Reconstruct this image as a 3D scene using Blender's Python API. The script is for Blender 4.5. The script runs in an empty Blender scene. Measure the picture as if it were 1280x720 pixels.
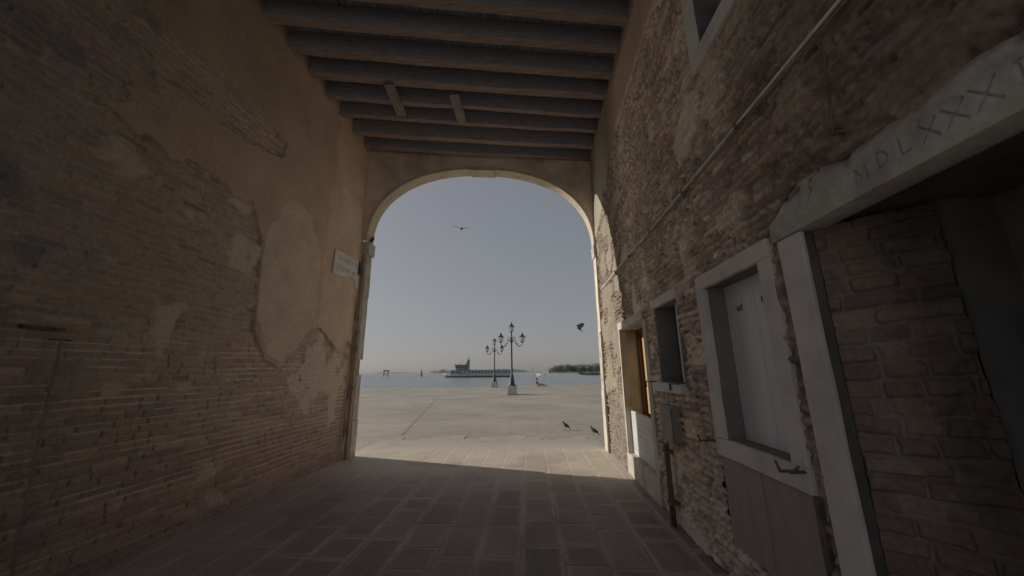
import bpy, bmesh, math, random
import numpy as np
from mathutils import Vector, Matrix, Euler

random.seed(7)
R = math.radians
scene = bpy.context.scene
COL = scene.collection

# ------------------------------------------------------------------ measures
YB = -1.15                             # unseen inner end of the passage, left open to let in fill light
XR, XL, HB = 1.37, -3.38, 5.96       # right wall face, left wall face, underside of the beams
SK = 0.132                            # the arch wall is a little skewed to the passage


def y_in(x):                          # inner face of the arch wall
    return 7.05 + SK * (x - XR)


def y_out(x):
    return y_in(x) + 0.25


# ------------------------------------------------------------------ tagging
def tag(o, label=None, cat=None, group=None, kind=None):
    if label: o['label'] = label
    if cat: o['category'] = cat
    if group: o['group'] = group
    if kind: o['kind'] = kind
    return o


def thing(name, label, cat, loc=(0, 0, 0), rotz=0.0, group=None):
    o = bpy.data.objects.new(name, None)
    o.empty_display_size = 0.2
    COL.objects.link(o)
    o.location = loc
    o.rotation_euler = (0, 0, rotz)
    return tag(o, label, cat, group)


def link(name, me, parent=None):
    o = bpy.data.objects.new(name, me)
    COL.objects.link(o)
    if parent: o.parent = parent
    return o


def dup(root, loc, rotz, label):
    r = root.copy(); COL.objects.link(r)
    r.location = loc; r.rotation_euler = (0, 0, rotz); r['label'] = label
    for ch in list(root.children):
        c = ch.copy(); COL.objects.link(c); c.parent = r
        for g in list(ch.children):
            d = g.copy(); COL.objects.link(d); d.parent = c
    return r


# ------------------------------------------------------------------ materials
def nodes_of(name):
    m = bpy.data.materials.new(name)
    m.use_nodes = True
    nt = m.node_tree
    return m, nt, nt.nodes['Principled BSDF'], nt.links


def add_bump(nt, bsdf, scale, strength, dist=0.01, detail=6.0, vec=None):
    t = nt.nodes.new('ShaderNodeTexNoise')
    t.inputs['Scale'].default_value = scale
    t.inputs['Detail'].default_value = detail
    t.inputs['Roughness'].default_value = 0.65
    if vec is not None: nt.links.new(vec, t.inputs['Vector'])
    b = nt.nodes.new('ShaderNodeBump')
    b.inputs['Strength'].default_value = strength
    b.inputs['Distance'].default_value = dist
    nt.links.new(t.outputs['Fac'], b.inputs['Height'])
    nt.links.new(b.outputs['Normal'], bsdf.inputs['Normal'])
    return t


def coord(nt, scale=(1, 1, 1)):
    tc = nt.nodes.new('ShaderNodeTexCoord')
    mp = nt.nodes.new('ShaderNodeMapping')
    mp.inputs['Scale'].default_value = scale
    nt.links.new(tc.outputs['Object'], mp.inputs['Vector'])
    return mp.outputs['Vector']


def mat(name, color, rough=0.7, metal=0.0, var=0.25, vscale=3.0, bump=0.15, bscale=60.0,
        stretch=(1, 1, 1), dark=None, spec=0.3, streak=0.0):
    """noisy two-scale material: base colour varied by large stains and fine grain"""
    m, nt, b, L = nodes_of(name)
    v = coord(nt, stretch)
    n1 = nt.nodes.new('ShaderNodeTexNoise'); n1.inputs['Scale'].default_value = vscale
    n1.inputs['Detail'].default_value = 8; n1.inputs['Roughness'].default_value = 0.6
    L.new(v, n1.inputs['Vector'])
    rp = nt.nodes.new('ShaderNodeValToRGB')
    d = dark or tuple(c * (1 - var * 1.3) for c in color)
    br = tuple(min(1, c * (1 + var * 0.7)) for c in color)
    rp.color_ramp.elements[0].position = 0.3; rp.color_ramp.elements[0].color = (*d, 1)
    rp.color_ramp.elements[1].position = 0.7; rp.color_ramp.elements[1].color = (*br, 1)
    e = rp.color_ramp.elements.new(0.5); e.color = (*color, 1)
    L.new(n1.outputs['Fac'], rp.inputs['Fac'])
    L.new(rp.outputs['Color'], b.inputs['Base Color'])
    b.inputs['Roughness'].default_value = rough
    b.inputs['Metallic'].default_value = metal
    b.inputs['Specular IOR Level'].default_value = spec
    if bump > 0: add_bump(nt, b, bscale, bump, 0.01, vec=v)
    return m


def attr_mat(name, rough=0.9, bscale=90.0, bump=0.3, bdist=0.006, amt=0.35, gscale=40.0, spec=0.2):
    """colour comes from the mesh's own colour attribute, broken up by fine noise"""
    m, nt, b, L = nodes_of(name)
    a = nt.nodes.new('ShaderNodeAttribute'); a.attribute_name = 'Col'
    v = coord(nt)
    n = nt.nodes.new('ShaderNodeTexNoise'); n.inputs['Scale'].default_value = gscale
    n.inputs['Detail'].default_value = 8; n.inputs['Roughness'].default_value = 0.7
    L.new(v, n.inputs['Vector'])
    mr = nt.nodes.new('ShaderNodeMapRange')
    mr.inputs['From Min'].default_value = 0.3; mr.inputs['From Max'].default_value = 0.7
    mr.inputs['To Min'].default_value = 1 - amt; mr.inputs['To Max'].default_value = 1 + amt
    L.new(n.outputs['Fac'], mr.inputs['Value'])
    mx = nt.nodes.new('ShaderNodeVectorMath'); mx.operation = 'SCALE'
    L.new(a.outputs['Color'], mx.inputs[0]); L.new(mr.outputs['Result'], mx.inputs['Scale'])
    L.new(mx.outputs['Vector'], b.inputs['Base Color'])
    b.inputs['Roughness'].default_value = rough
    b.inputs['Specular IOR Level'].default_value = spec
    add_bump(nt, b, bscale, bump, bdist, vec=v)
    return m


M = {}
M['masonry'] = attr_mat('old_masonry', amt=.24)
M['paving'] = attr_mat('stone_paving', rough=0.62, bscale=70, bump=0.25, bdist=0.004, amt=0.22, gscale=25, spec=0.35)
M['stone'] = mat('istrian_stone', (0.74, 0.69, 0.65), 0.75, var=0.17, vscale=3, bump=0.35, bscale=35)
M['stone_white'] = mat('pale_stone', (0.55, 0.51, 0.44), 0.75, var=0.25, vscale=4, bump=0.25, bscale=40)
M['stone_arch'] = mat('arch_stone', (0.6, 0.53, 0.42), 0.8, var=0.13, vscale=3, bump=0.3, bscale=30)
M['lintel'] = attr_mat('carved_stone', rough=0.85, bscale=60, bump=0.35, amt=0.2, gscale=18)
M['plaster'] = mat('tan_plaster', (0.76, 0.645, 0.54), 0.92, var=0.3, vscale=1.6, bump=0.25, bscale=25)
M['masonry_plain'] = mat('brown_masonry', (0.42, 0.335, 0.25), 0.92, var=0.35, vscale=6, bump=0.5, bscale=30)
M['plaster_dim'] = mat('grey_plaster', (0.34, 0.31, 0.28), 0.92, var=0.3, vscale=3, bump=0.3, bscale=25)
M['shaded_reveal'] = mat('shaded_reveal', (0.15, 0.135, 0.12), 0.9, var=0.3, vscale=4, bump=0.3, bscale=25)  # darkened to put shade on the portal jamb's inner return
M['part_shaded_reveal'] = mat('part_shaded_reveal', (0.27, 0.245, 0.22), 0.9, var=0.2, vscale=4, bump=0.3, bscale=25)  # dimmed to put shade into the window reveals
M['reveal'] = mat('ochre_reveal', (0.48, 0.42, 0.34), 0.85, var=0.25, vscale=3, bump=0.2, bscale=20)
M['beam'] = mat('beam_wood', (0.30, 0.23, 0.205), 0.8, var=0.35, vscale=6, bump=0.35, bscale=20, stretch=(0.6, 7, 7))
M['beam_side'] = mat('shade_toned_beam_side', (0.335, 0.325, 0.345), 0.85, var=0.25, vscale=6, bump=0.35, bscale=20, stretch=(0.6, 7, 7))  # side tone kept apart from the undersides to paint in their shade
M['board'] = mat('ceiling_board', (0.5, 0.54, 0.6), 0.85, var=0.5, vscale=4, bump=0.3, bscale=20, stretch=(6, 0.6, 6))
M['cleat'] = mat('weathered_board', (0.27, 0.25, 0.21), 0.8, var=0.4, vscale=5, bump=0.3, bscale=20, stretch=(7, 0.7, 7))
M['shutter'] = mat('grey_shutter_paint', (0.85, 0.87, 0.88), 0.55, var=0.07, vscale=2.5, bump=0.08, bscale=30, stretch=(1, 5, 0.6))
M['panel'] = mat('brown_grey_panel', (0.37, 0.32, 0.30), 0.65, var=0.1, vscale=3, bump=0.08, bscale=30, stretch=(1, 5, 0.6))
M['dark'] = mat('dark_interior_wood', (0.2, 0.195, 0.185), 0.85, var=0.4, vscale=4, bump=0.2, bscale=30)
M['recess_shade'] = mat('recess_shade_tone', (0.18, 0.175, 0.165), 0.85, var=0.3, vscale=4, bump=0.2, bscale=30)  # dark tone standing in for shade inside the deep openings
M['door_wood'] = mat('varnished_wood', (0.56, 0.39, 0.19), 0.5, var=0.25, vscale=4, bump=0.12, bscale=20, stretch=(5, 5, 0.5))
M['door_frame'] = mat('brown_door_frame', (0.16, 0.08, 0.04), 0.55, var=0.3, vscale=4, bump=0.1, bscale=20, stretch=(5, 5, 0.5))
M['barrier'] = mat('pale_aluminium', (0.62, 0.62, 0.6), 0.5, 0.0, var=0.12, vscale=6, bump=0.06, bscale=40)
M['iron'] = mat('dark_iron', (0.09, 0.088, 0.085), 0.55, 0.6, var=0.4, vscale=12, bump=0.2, bscale=60)
M['rust'] = mat('rusty_iron', (0.18, 0.145, 0.125), 0.8, 0.2, var=0.5, vscale=9, bump=0.3, bscale=60)
M['conduit'] = mat('grey_conduit', (0.8, 0.77, 0.74), 0.6, var=0.25, vscale=5, bump=0.1, bscale=30)
M['conduit_dim'] = mat('dull_conduit', (0.2, 0.18, 0.16), 0.6, var=0.3, vscale=5, bump=0.1, bscale=30)
M['box'] = mat('grey_utility_box', (0.3, 0.275, 0.25), 0.6, var=0.25, vscale=5, bump=0.12, bscale=30)
M['plaque'] = mat('weathered_plaque', (0.8, 0.76, 0.7), 0.8, var=0.1, vscale=8, bump=0.2, bscale=40)
M['ink'] = mat('faded_ink', (0.42, 0.39, 0.35), 0.9, var=0.3, vscale=20, bump=0)
M['scrawl'] = mat('dark_scrawl', (0.05, 0.05, 0.048), 0.8, var=0.2, bump=0)
M['lamp_iron'] = mat('lamp_iron', (0.085, 0.095, 0.095), 0.5, 0.4, var=0.3, vscale=4, bump=0.1)  # iron lightened a little for haze in the air between
M['white'] = mat('white_boat_paint', (0.52, 0.53, 0.53), 0.45, var=0.1, vscale=0.6, bump=0)
M['hull'] = mat('dark_hull', (0.17, 0.17, 0.165), 0.5, var=0.3, vscale=0.8, bump=0)  # dark paint lightened to carry distance haze
M['deckgrey'] = mat('deck_grey', (0.3, 0.31, 0.315), 0.6, var=0.2, vscale=0.6, bump=0)  # grey lightened to put distance haze into the colour
M['winglass'] = mat('ship_window', (0.14, 0.15, 0.165), 0.15, var=0.2, vscale=1, bump=0, spec=0.6)
M['bird_dark'] = mat('dark_feathers', (0.09, 0.085, 0.085), 0.8, var=0.4, vscale=25, bump=0.2)
M['bird_grey'] = mat('grey_feathers', (0.14, 0.14, 0.145), 0.8, var=0.4, vscale=20, bump=0.2)
M['bird_white'] = mat('white_feathers', (0.72, 0.71, 0.68), 0.8, var=0.12, vscale=20, bump=0.1)
M['beak'] = mat('beak_horn', (0.2, 0.13, 0.06), 0.6, var=0.2, bump=0)
M['skin'] = mat('skin', (0.45, 0.28, 0.2), 0.6, var=0.1, bump=0)
M['shirt'] = mat('red_brown_shirt', (0.22, 0.125, 0.1), 0.85, var=0.2, vscale=8, bump=0.1)
M['trousers'] = mat('pale_trousers', (0.5, 0.4, 0.36), 0.85, var=0.2, vscale=8, bump=0.1)
M['hair'] = mat('dark_hair', (0.03, 0.022, 0.018), 0.7, var=0.3, vscale=30, bump=0.2)
M['pile'] = mat('wooden_pile', (0.27, 0.265, 0.25), 0.85, var=0.3, vscale=2, bump=0.2)
M['foam'] = mat('white_wake', (0.7, 0.72, 0.72), 0.7, var=0.15, vscale=2, bump=0.3, bscale=6)


def glass_mat():
    m, nt, b, L = nodes_of('lantern_glass')
    b.inputs['Base Color'].default_value = (0.75, 0.66, 0.63, 1)
    b.inputs['Roughness'].default_value = 0.25
    b.inputs['Alpha'].default_value = 0.55
    n = nt.nodes.new('ShaderNodeTexNoise'); n.inputs['Scale'].default_value = 8
    mr = nt.nodes.new('ShaderNodeMapRange')
    mr.inputs['To Min'].default_value = 0.4; mr.inputs['To Max'].default_value = 0.7
    L.new(n.outputs['Fac'], mr.inputs['Value']); L.new(mr.outputs['Result'], b.inputs['Alpha'])
    return m


M['lantern_glass'] = glass_mat()


# ------------------------------------------------------------------ mesh builder
class MB:
    def __init__(self):
        self.v, self.f = [], []

    def add(self, vs, fs):
        o = len(self.v)
        self.v += [tuple(p) for p in vs]
        self.f += [tuple(i + o for i in f) for f in fs]
        return self

    def box(self, x0, x1, y0, y1, z0, z1):
        return self.add([(x0, y0, z0), (x1, y0, z0), (x1, y1, z0), (x0, y1, z0),
                         (x0, y0, z1), (x1, y0, z1), (x1, y1, z1), (x0, y1, z1)],
                        [(0, 3, 2, 1), (4, 5, 6, 7), (0, 1, 5, 4), (1, 2, 6, 5), (2, 3, 7, 6), (3, 0, 4, 7)])

    def hexa(self, bottom, top):
        n = len(bottom)
        fs = [tuple(reversed(range(n))), tuple(range(n, 2 * n))]
        fs += [(i, (i + 1) % n, n + (i + 1) % n, n + i) for i in range(n)]
        return self.add(list(bottom) + list(top), fs)

    def tube(self, pts, rad, n=8, cap=True):
        pts = [Vector(p) for p in pts]
        rads = rad if isinstance(rad, (list, tuple)) else [rad] * len(pts)
        vs, fs = [], []
        for i, p in enumerate(pts):
            t = (pts[min(i + 1, len(pts) - 1)] - pts[max(i - 1, 0)]).normalized()
            a = Vector((0, 0, 1)) if abs(t.z) < 0.9 else Vector((1, 0, 0))
            u = t.cross(a).normalized(); w = t.cross(u)
            for k in range(n):
                th = 2 * math.pi * k / n
                vs.append(p + (u * math.cos(th) + w * math.sin(th)) * rads[i])
        for i in range(len(pts) - 1):
            for k in range(n):
                a, b = i * n + k, i * n + (k + 1) % n
                fs.append((a, b, b + n, a + n))
        if cap:
            fs.append(tuple(range(n))); fs.append(tuple(reversed(range((len(pts) - 1) * n, len(pts) * n))))
        return self.add(vs, fs)

    def lathe(self, prof, n=16, c=(0, 0, 0), rot=0.0):
        vs, fs = [], []
        for r, z in prof:
            for k in range(n):
                th = 2 * math.pi * k / n + rot
                vs.append((c[0] + r * math.cos(th), c[1] + r * math.sin(th), c[2] + z))
        for i in range(len(prof) - 1):
            for k in range(n):
                a, b = i * n + k, i * n + (k + 1) % n
                fs.append((a, b, b + n, a + n))
        fs.append(tuple(reversed(range(n)))); fs.append(tuple(range((len(prof) - 1) * n, len(prof) * n)))
        return self.add(vs, fs)

    def ball(self, c, r, n=10, m=7):
        if not isinstance(r, (tuple, list)): r = (r, r, r)
        vs, fs = [], []
        for i in range(m + 1):
            ph = math.pi * (i / m - 0.5); rr = max(math.cos(ph), 0.02)
            for k in range(n):
                th = 2 * math.pi * k / n
                vs.append((c[0] + r[0] * rr * math.cos(th), c[1] + r[1] * rr * math.sin(th), c[2] + r[2] * math.sin(ph)))
        for i in range(m):
            for k in range(n):
                a, b = i * n + k, i * n + (k + 1) % n
                fs.append((a, b, b + n, a + n))
        fs.append(tuple(reversed(range(n)))); fs.append(tuple(range(m * n, (m + 1) * n)))
        return self.add(vs, fs)

    def build(self, name, material, parent=None, bevel=0.0, smooth=False, rough=0.0, seed=1):
        me = bpy.data.meshes.new(name)
        me.from_pydata(self.v, [], self.f)
        me.validate()
        bm = bmesh.new(); bm.from_mesh(me)
        bmesh.ops.recalc_face_normals(bm, faces=bm.faces)
        if rough > 0:                       # hand-dressed stone: cut up and shake the surface a little
            for _ in range(3):
                es = [e for e in bm.edges if e.calc_length() > 0.09]
                if not es: break
                bmesh.ops.subdivide_edges(bm, edges=es, cuts=1, use_grid_fill=True)
            rg = random.Random(seed)
            for v in bm.verts:
                v.co += Vector((rg.uniform(-1, 1), rg.uniform(-1, 1), rg.uniform(-1, 1))) * rough
        if bevel > 0:
            es = [e for e in bm.edges if len(e.link_faces) == 2 and e.calc_face_angle(0) > 0.6]
            bmesh.ops.bevel(bm, geom=es, offset=bevel, segments=2, affect='EDGES', profile=0.6)
        bm.to_mesh(me); bm.free()
        me.materials.append(material)
        if smooth:
            for p in me.polygons: p.use_smooth = True
        return link(name, me, parent)


# ------------------------------------------------------------------ numpy noise
def _h(ix, iy, seed):
    ix = ix.astype(np.int64); iy = iy.astype(np.int64)
    n = (ix * 374761393 + iy * 668265263 + seed * 974634777) & 0xFFFFFFFF
    n = ((n ^ (n >> 13)) * 1274126177) & 0xFFFFFFFF
    n = ((n ^ (n >> 16)) * 2246822519) & 0xFFFFFFFF
    return ((n ^ (n >> 15)) & 0xFFFFFF) / float(0xFFFFFF)


def vn(x, y, seed):
    ix, iy = np.floor(x), np.floor(y)
    fx, fy = x - ix, y - iy
    fx = fx * fx * (3 - 2 * fx); fy = fy * fy * (3 - 2 * fy)
    a, b = _h(ix, iy, seed), _h(ix + 1, iy, seed)
    c, d = _h(ix, iy + 1, seed), _h(ix + 1, iy + 1, seed)
    return (a * (1 - fx) + b * fx) * (1 - fy) + (c * (1 - fx) + d * fx) * fy


def fbm(x, y, seed, octv=4, gain=0.5):
    s, a, t = 0, 1.0, 0
    for i in range(octv):
        s = s + a * vn(x * 2 ** i + 17.3 * i, y * 2 ** i + 5.1 * i, seed + i); t += a; a *= gain
    return s / t


def sst(a, b, x):
    t = np.clip((x - a) / (b - a), 0, 1)
    return t * t * (3 - 2 * t)


def mix(a, b, t):
    return a + (b - a) * t[..., None]


def bond(U, V, course, lens, seed):
    """courses along U with random lengths; gives id hash, row hash, distances to the joints"""
    row = np.floor(V / course).astype(int)
    fz = V - row * course
    idx = np.zeros(U.shape, int); du = np.zeros(U.shape); ln = np.ones(U.shape)
    rg = np.random.RandomState(seed)
    u0, u1 = U.min() - 1, U.max() + 1
    for r in np.unique(row):
        m = row == r
        n = int((u1 - u0) / min(lens)) + 4
        L = rg.choice(lens, n) * rg.uniform(0.88, 1.12, n)
        e = u0 - rg.uniform(0, max(lens)) + np.concatenate([[0], np.cumsum(L)])
        uu = U[m]
        k = np.clip(np.searchsorted(e, uu) - 1, 0, n - 1)
        idx[m] = k; du[m] = np.minimum(uu - e[k], e[k + 1] - uu); ln[m] = L[k]
    dv = np.minimum(fz, course - fz)
    h1 = _h(idx, row, seed); h2 = _h(idx, row, seed + 51); h3 = _h(idx, row, seed + 97)
    return h1, h2, h3, du, dv, row


def grid_mesh(name, P, C, keep, material, parent=None, extra=None):
    """P: (n,m,3) points, C: (n,m,3) colours, keep: (n-1,m-1) faces to keep"""
    n, m = P.shape[:2]
    ids = np.arange(n * m).reshape(n, m)
    q = np.stack([ids[:-1, :-1], ids[1:, :-1], ids[1:, 1:], ids[:-1, 1:]], -1)[keep]
    used = np.zeros(n * m, bool); used[q.ravel()] = True
    remap = np.cumsum(used) - 1
    q = remap[q]
    V = P.reshape(-1, 3)[used]; CC = C.reshape(-1, 3)[used]
    if extra is not None:                    # a few plain faces (back and ends of the wall)
        ev, ef, ec = extra
        o = len(V)
        V = np.concatenate([V, np.array(ev, float)]); CC = np.concatenate([CC, np.tile(ec, (len(ev), 1))])
        q = np.concatenate([q, np.array(ef, int) + o])
    me = bpy.data.meshes.new(name)
    me.vertices.add(len(V)); me.vertices.foreach_set('co', V.astype(np.float32).ravel())
    me.loops.add(len(q) * 4); me.loops.foreach_set('vertex_index', q.astype(np.int32).ravel())
    me.polygons.add(len(q))
    me.polygons.foreach_set('loop_start', np.arange(0, len(q) * 4, 4, dtype=np.int32))
    me.update(calc_edges=True)
    at = me.color_attributes.new('Col', 'FLOAT_COLOR', 'POINT')
    at.data.foreach_set('color', np.concatenate([CC, np.ones((len(CC), 1))], 1).astype(np.float32).ravel())
    me.materials.append(material)
    return link(name, me, parent)


def axis(*segs):
    """concatenate (start, stop, step) ranges"""
    out = []
    for a, b, s in segs:
        out.append(np.linspace(a, b, max(2, int(round((b - a) / s)) + 1))[:-1])
    out.append([segs[-1][1]])
    return np.concatenate(out)


def lift(C):
    """masonry colour raised paler and greyer, standing in for fill light in shadow"""
    return np.clip(C * 1.55 + np.array([.10, .104, .108]), 0, .8)


def c3(r, g, b):
    return np.array([r, g, b], float)


# ================================================================== LEFT WALL
def left_wall():
    ys = axis((YB, 0.8, 0.12), (0.8, 3.2, 0.009), (3.2, 6.44, 0.012))
    zs = axis((0, 3.7, 0.0085), (3.7, 6.4, 0.013))
    Y, Z = np.meshgrid(ys, zs, indexing='ij')
    big = fbm(Y * 0.9, Z * 0.9, 3, 5)
    mid = fbm(Y * 4, Z * 4, 11, 4)
    fine = fbm(Y * 22, Z * 22, 21, 3)
    # zone of plaster
    edge = (mid - 0.5) * 0.55 + (fbm(Y * 12, Z * 12, 31, 3) - 0.5) * 0.14
    p = np.full(Y.shape, -1.0)
    lower = np.interp(Y, [0, 2.0, 2.4, 3.4, 3.75, 4.0, 4.1, 4.35, 4.6, 4.85, 5.05, 5.4, 5.9, 6.1, 6.3, 6.6],
                      [3.65, 3.55, 3.52, 3.5, 3.42, 3.1, 1.95, 1.62, 1.52, 1.68, 2.0, 2.15, 1.85, 1.78, 1.98, 1.85])
    jag = np.where(Y < 3.9, 0.45, 0.25)
    p = np.maximum(p, (Z - lower) + edge * jag)
    # exposed lens of brick high on the wall
    lens = 1 - np.hypot((Y - 3.1) / 1.15, (Z - (4.42 + 0.05 * (Y - 3.1))) / 0.27) + edge * 0.9
    p = np.where((Y > 1.6), np.minimum(p, -lens * 0.5 + 0.02), p)
    near = 1 - np.hypot((Y - 1.5) / 0.9, (Z - 4.1) / 0.9) + edge * 1.8
    p = np.minimum(p, -near * 0.5 + 0.05)
    # leftover smears of plaster down on the bricks
    sm1 = 0.14 - np.hypot((Y - 5.75) / 1.3, (Z - 1.55) / 1.0) * 0.28 + (mid - 0.46) * 0.9
    sm2 = fbm(Y * 1.6, Z * 2.2, 71, 4) - 0.62 - 0.1 * sst(2.0, 1.4, Z) + edge * 0.25
    strip = 0.12 - np.abs(Y - 5.45 + (mid - .5) * .3) * 0.9 - 0.25 * sst(1.2, 0.8, Z)
    smear = np.maximum(np.maximum(sm1 * sst(4.3, 5.3, Y), sm2), strip * sst(2.2, 1.9, Z))
    pl = sst(-0.012, 0.02, p)
    smr = sst(0.0, 0.06, smear) * (1 - pl)
    # the second, paler coat near the arch, and round repair patches
    coat = 1 - np.hypot((Y - 4.62) / 0.62, (Z - 2.75) / 1.12) + edge * 0.35
    coat = sst(-0.02, 0.03, coat) * pl
    coat2 = sst(0, 0.05, (Y - 5.3) + edge * 0.5) * sst(0, 0.03, Z - 1.9 + edge * 0.2) * pl
    sqr = sst(0, .02, 0.42 - np.maximum(np.abs(Y - 6.05), np.abs(Z - 4.3)) + edge * .1) * pl
    # bricks : regular below 1.75 m, eroded above
    reg = sst(1.95, 1.65, Z + (mid - 0.5) * 0.25)
    wz = Z + (fbm(Y * 1.1, Z * 0.8, 41, 3) - 0.5) * 0.035 * (1 + 2.0 * (1 - reg))
    wy = Y + (fbm(Y * 3, Z * 3, 43, 3) - 0.5) * 0.05 * (1 - reg)
    h1, h2, h3, du, dv, row = bond(wy, wz, 0.0605, [0.25, 0.25, 0.125, 0.13], 5)
    jd = np.minimum(du, dv)
    jw = 0.006 + 0.006 * (1 - reg) * fine
    br = sst(jw * 0.55, jw * 1.5, jd + (fine - 0.5) * 0.006)
    hole = ((h3 > 0.93) & (du > 0.006)).astype(float)
    hgt = br * (0.003 + 0.005 * (h1 - 0.5)) + (1 - br) * (-0.006)
    hgt += (1 - reg) * (br * (h2 - 0.55) * 0.02 - sst(0.5, 0.8, fbm(Y * 5, Z * 7, 51, 4)) * 0.025)
    hgt += (fine - 0.5) * (0.005 + 0.008 * (1 - reg))
    hgt -= hole * br * 0.007
    # bed joints of the repointed lower zone stand a little proud and pale
    bed = sst(0.011, 0.004, dv) * reg * sst(0.42, 0.55, fbm(Y * 2.2, row * 3.7 + 0.5, 55, 3))
    vjoint = sst(0.009, 0.003, du) * (1 - bed)
    hgt += bed * 0.008 - vjoint * (.003 + .004 * sst(2.2, 3.4, Y)) * reg * sst(.45, .6, fbm(Y * 6, Z * 6, 57, 3))
    hgt = hgt * (1 - smr) + smr * (0.012 + (fine - 0.5) * 0.006)
    # plaster thickness and unevenness
    ph = 0.026 + (big - 0.5) * 0.03 + (mid - 0.5) * 0.008 + coat * 0.012 + coat2 * 0.006 + sqr * 0.004
    hgt = hgt * (1 - pl) + ph * pl
    # plinth
    ba = sst(0.16, 0.12, Z + (mid - 0.5) * 0.03)
    hgt = hgt + ba * (0.05 + (fine - 0.5) * 0.01)
    # colour
    red, dk, tan, mort = c3(.19, .12, .078), c3(.12, .085, .064), c3(.235, .165, .108), c3(.29, .235, .175)
    C = mix(np.broadcast_to(red, Y.shape + (3,)), tan, sst(0.35, 0.95, h2) * 0.8)
    C = mix(C, dk, sst(0.72, 0.95, h3) * 0.75)
    C = C * (0.86 + 0.28 * h1)[..., None]
    C = mix(C, mort * 0.75, (1 - br) * (0.35 + 0.4 * (1 - reg)))
    C = mix(C, mort * 1.25, bed * 0.85)
    C = mix(C, dk * 0.55, vjoint * reg * sst(.5, .62, fbm(Y * 6, Z * 6, 57, 3)) * (.35 + .4 * sst(2.2, 3.4, Y)))
    C = mix(C, mort * 0.8, sst(0.45, 0.75, fbm(Y * 3, Z * 3.5, 61, 4)) * 0.35)
    pc = mix(np.broadcast_to(c3(.235, .155, .092), Y.shape + (3,)), c3(.285, .195, .118), sst(0.3, 0.7, big))
    pc = mix(pc, c3(.31, .235, .165), coat * 0.8)
    pc = mix(pc, c3(.33, .23, .15), coat2 * 0.6)
    pc = mix(pc, c3(.34, .25, .17), sqr * 0.5)
    pc = pc * ((0.82 + 0.36 * mid) * (.93 - .2 * sst(3.6, 5.2, Z) * sst(5.8, 3.6, Y)))[..., None]
    # a dark rim just inside the edges of the coats
    rim = sst(0.03, 0.0, np.abs(p)) * 0.35
    C = mix(C, c3(.30, .24, .175), smr * 0.7)
    C = mix(C, pc, pl)
    C = C * (1 - rim * 0.8)[..., None]
    # damp along the foot, and shade painted in toward the near end
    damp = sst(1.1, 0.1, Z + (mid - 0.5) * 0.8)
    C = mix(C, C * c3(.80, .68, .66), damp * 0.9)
    near_shade = sst(2.6, 0.6, Y + (big - 0.5) * 2.0)
    C = mix(C, C * c3(.66, .66, .68), near_shade * 0.8)
    mould = sst(0.57, 0.72, fbm(Y * 2.1, Z * 2.6, 81, 5)) * sst(3.4, 2.0, Y)
    C = mix(C, c3(.065, .06, .055), mould * 0.7)
    C = mix(C, c3(.10, .06, .045), ba * 0.6)
    C = lift(C) * (.72 + .62 * sst(1.2, 4.8, Y) - .12 * sst(1.6, .2, Z))[..., None]  # light falloff painted in: brighter toward the arch, dimmer near end and foot
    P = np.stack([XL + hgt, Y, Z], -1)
    keep = np.ones((len(ys) - 1, len(zs) - 1), bool)
    y0, y1, z1, xb = YB, 6.44, 6.4, XL - 0.45
    ev = [(xb, y0, 0), (xb, y1, 0), (xb, y1, z1), (xb, y0, z1), (XL - .03, y1, 0), (XL - .03, y1, z1), (XL - .03, y0, z1)]
    ef = [(0, 1, 2, 3), (1, 4, 5, 2), (2, 5, 6, 3)]
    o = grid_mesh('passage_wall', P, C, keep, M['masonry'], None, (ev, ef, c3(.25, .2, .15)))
    tag(o, 'tall brick wall with peeling tan plaster on the left side of the passage', 'wall')


# ================================================================== RIGHT WALL
OPEN = [(2.02, 2.93, 0.26, 2.18), (3.38, 4.0, 1.32, 2.13), (4.35, 5.67, 0.05, 2.15),
        (0.58, 1.905, -0.1, 2.3), (1.32, 2.5, 3.80, 5.28)]


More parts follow.
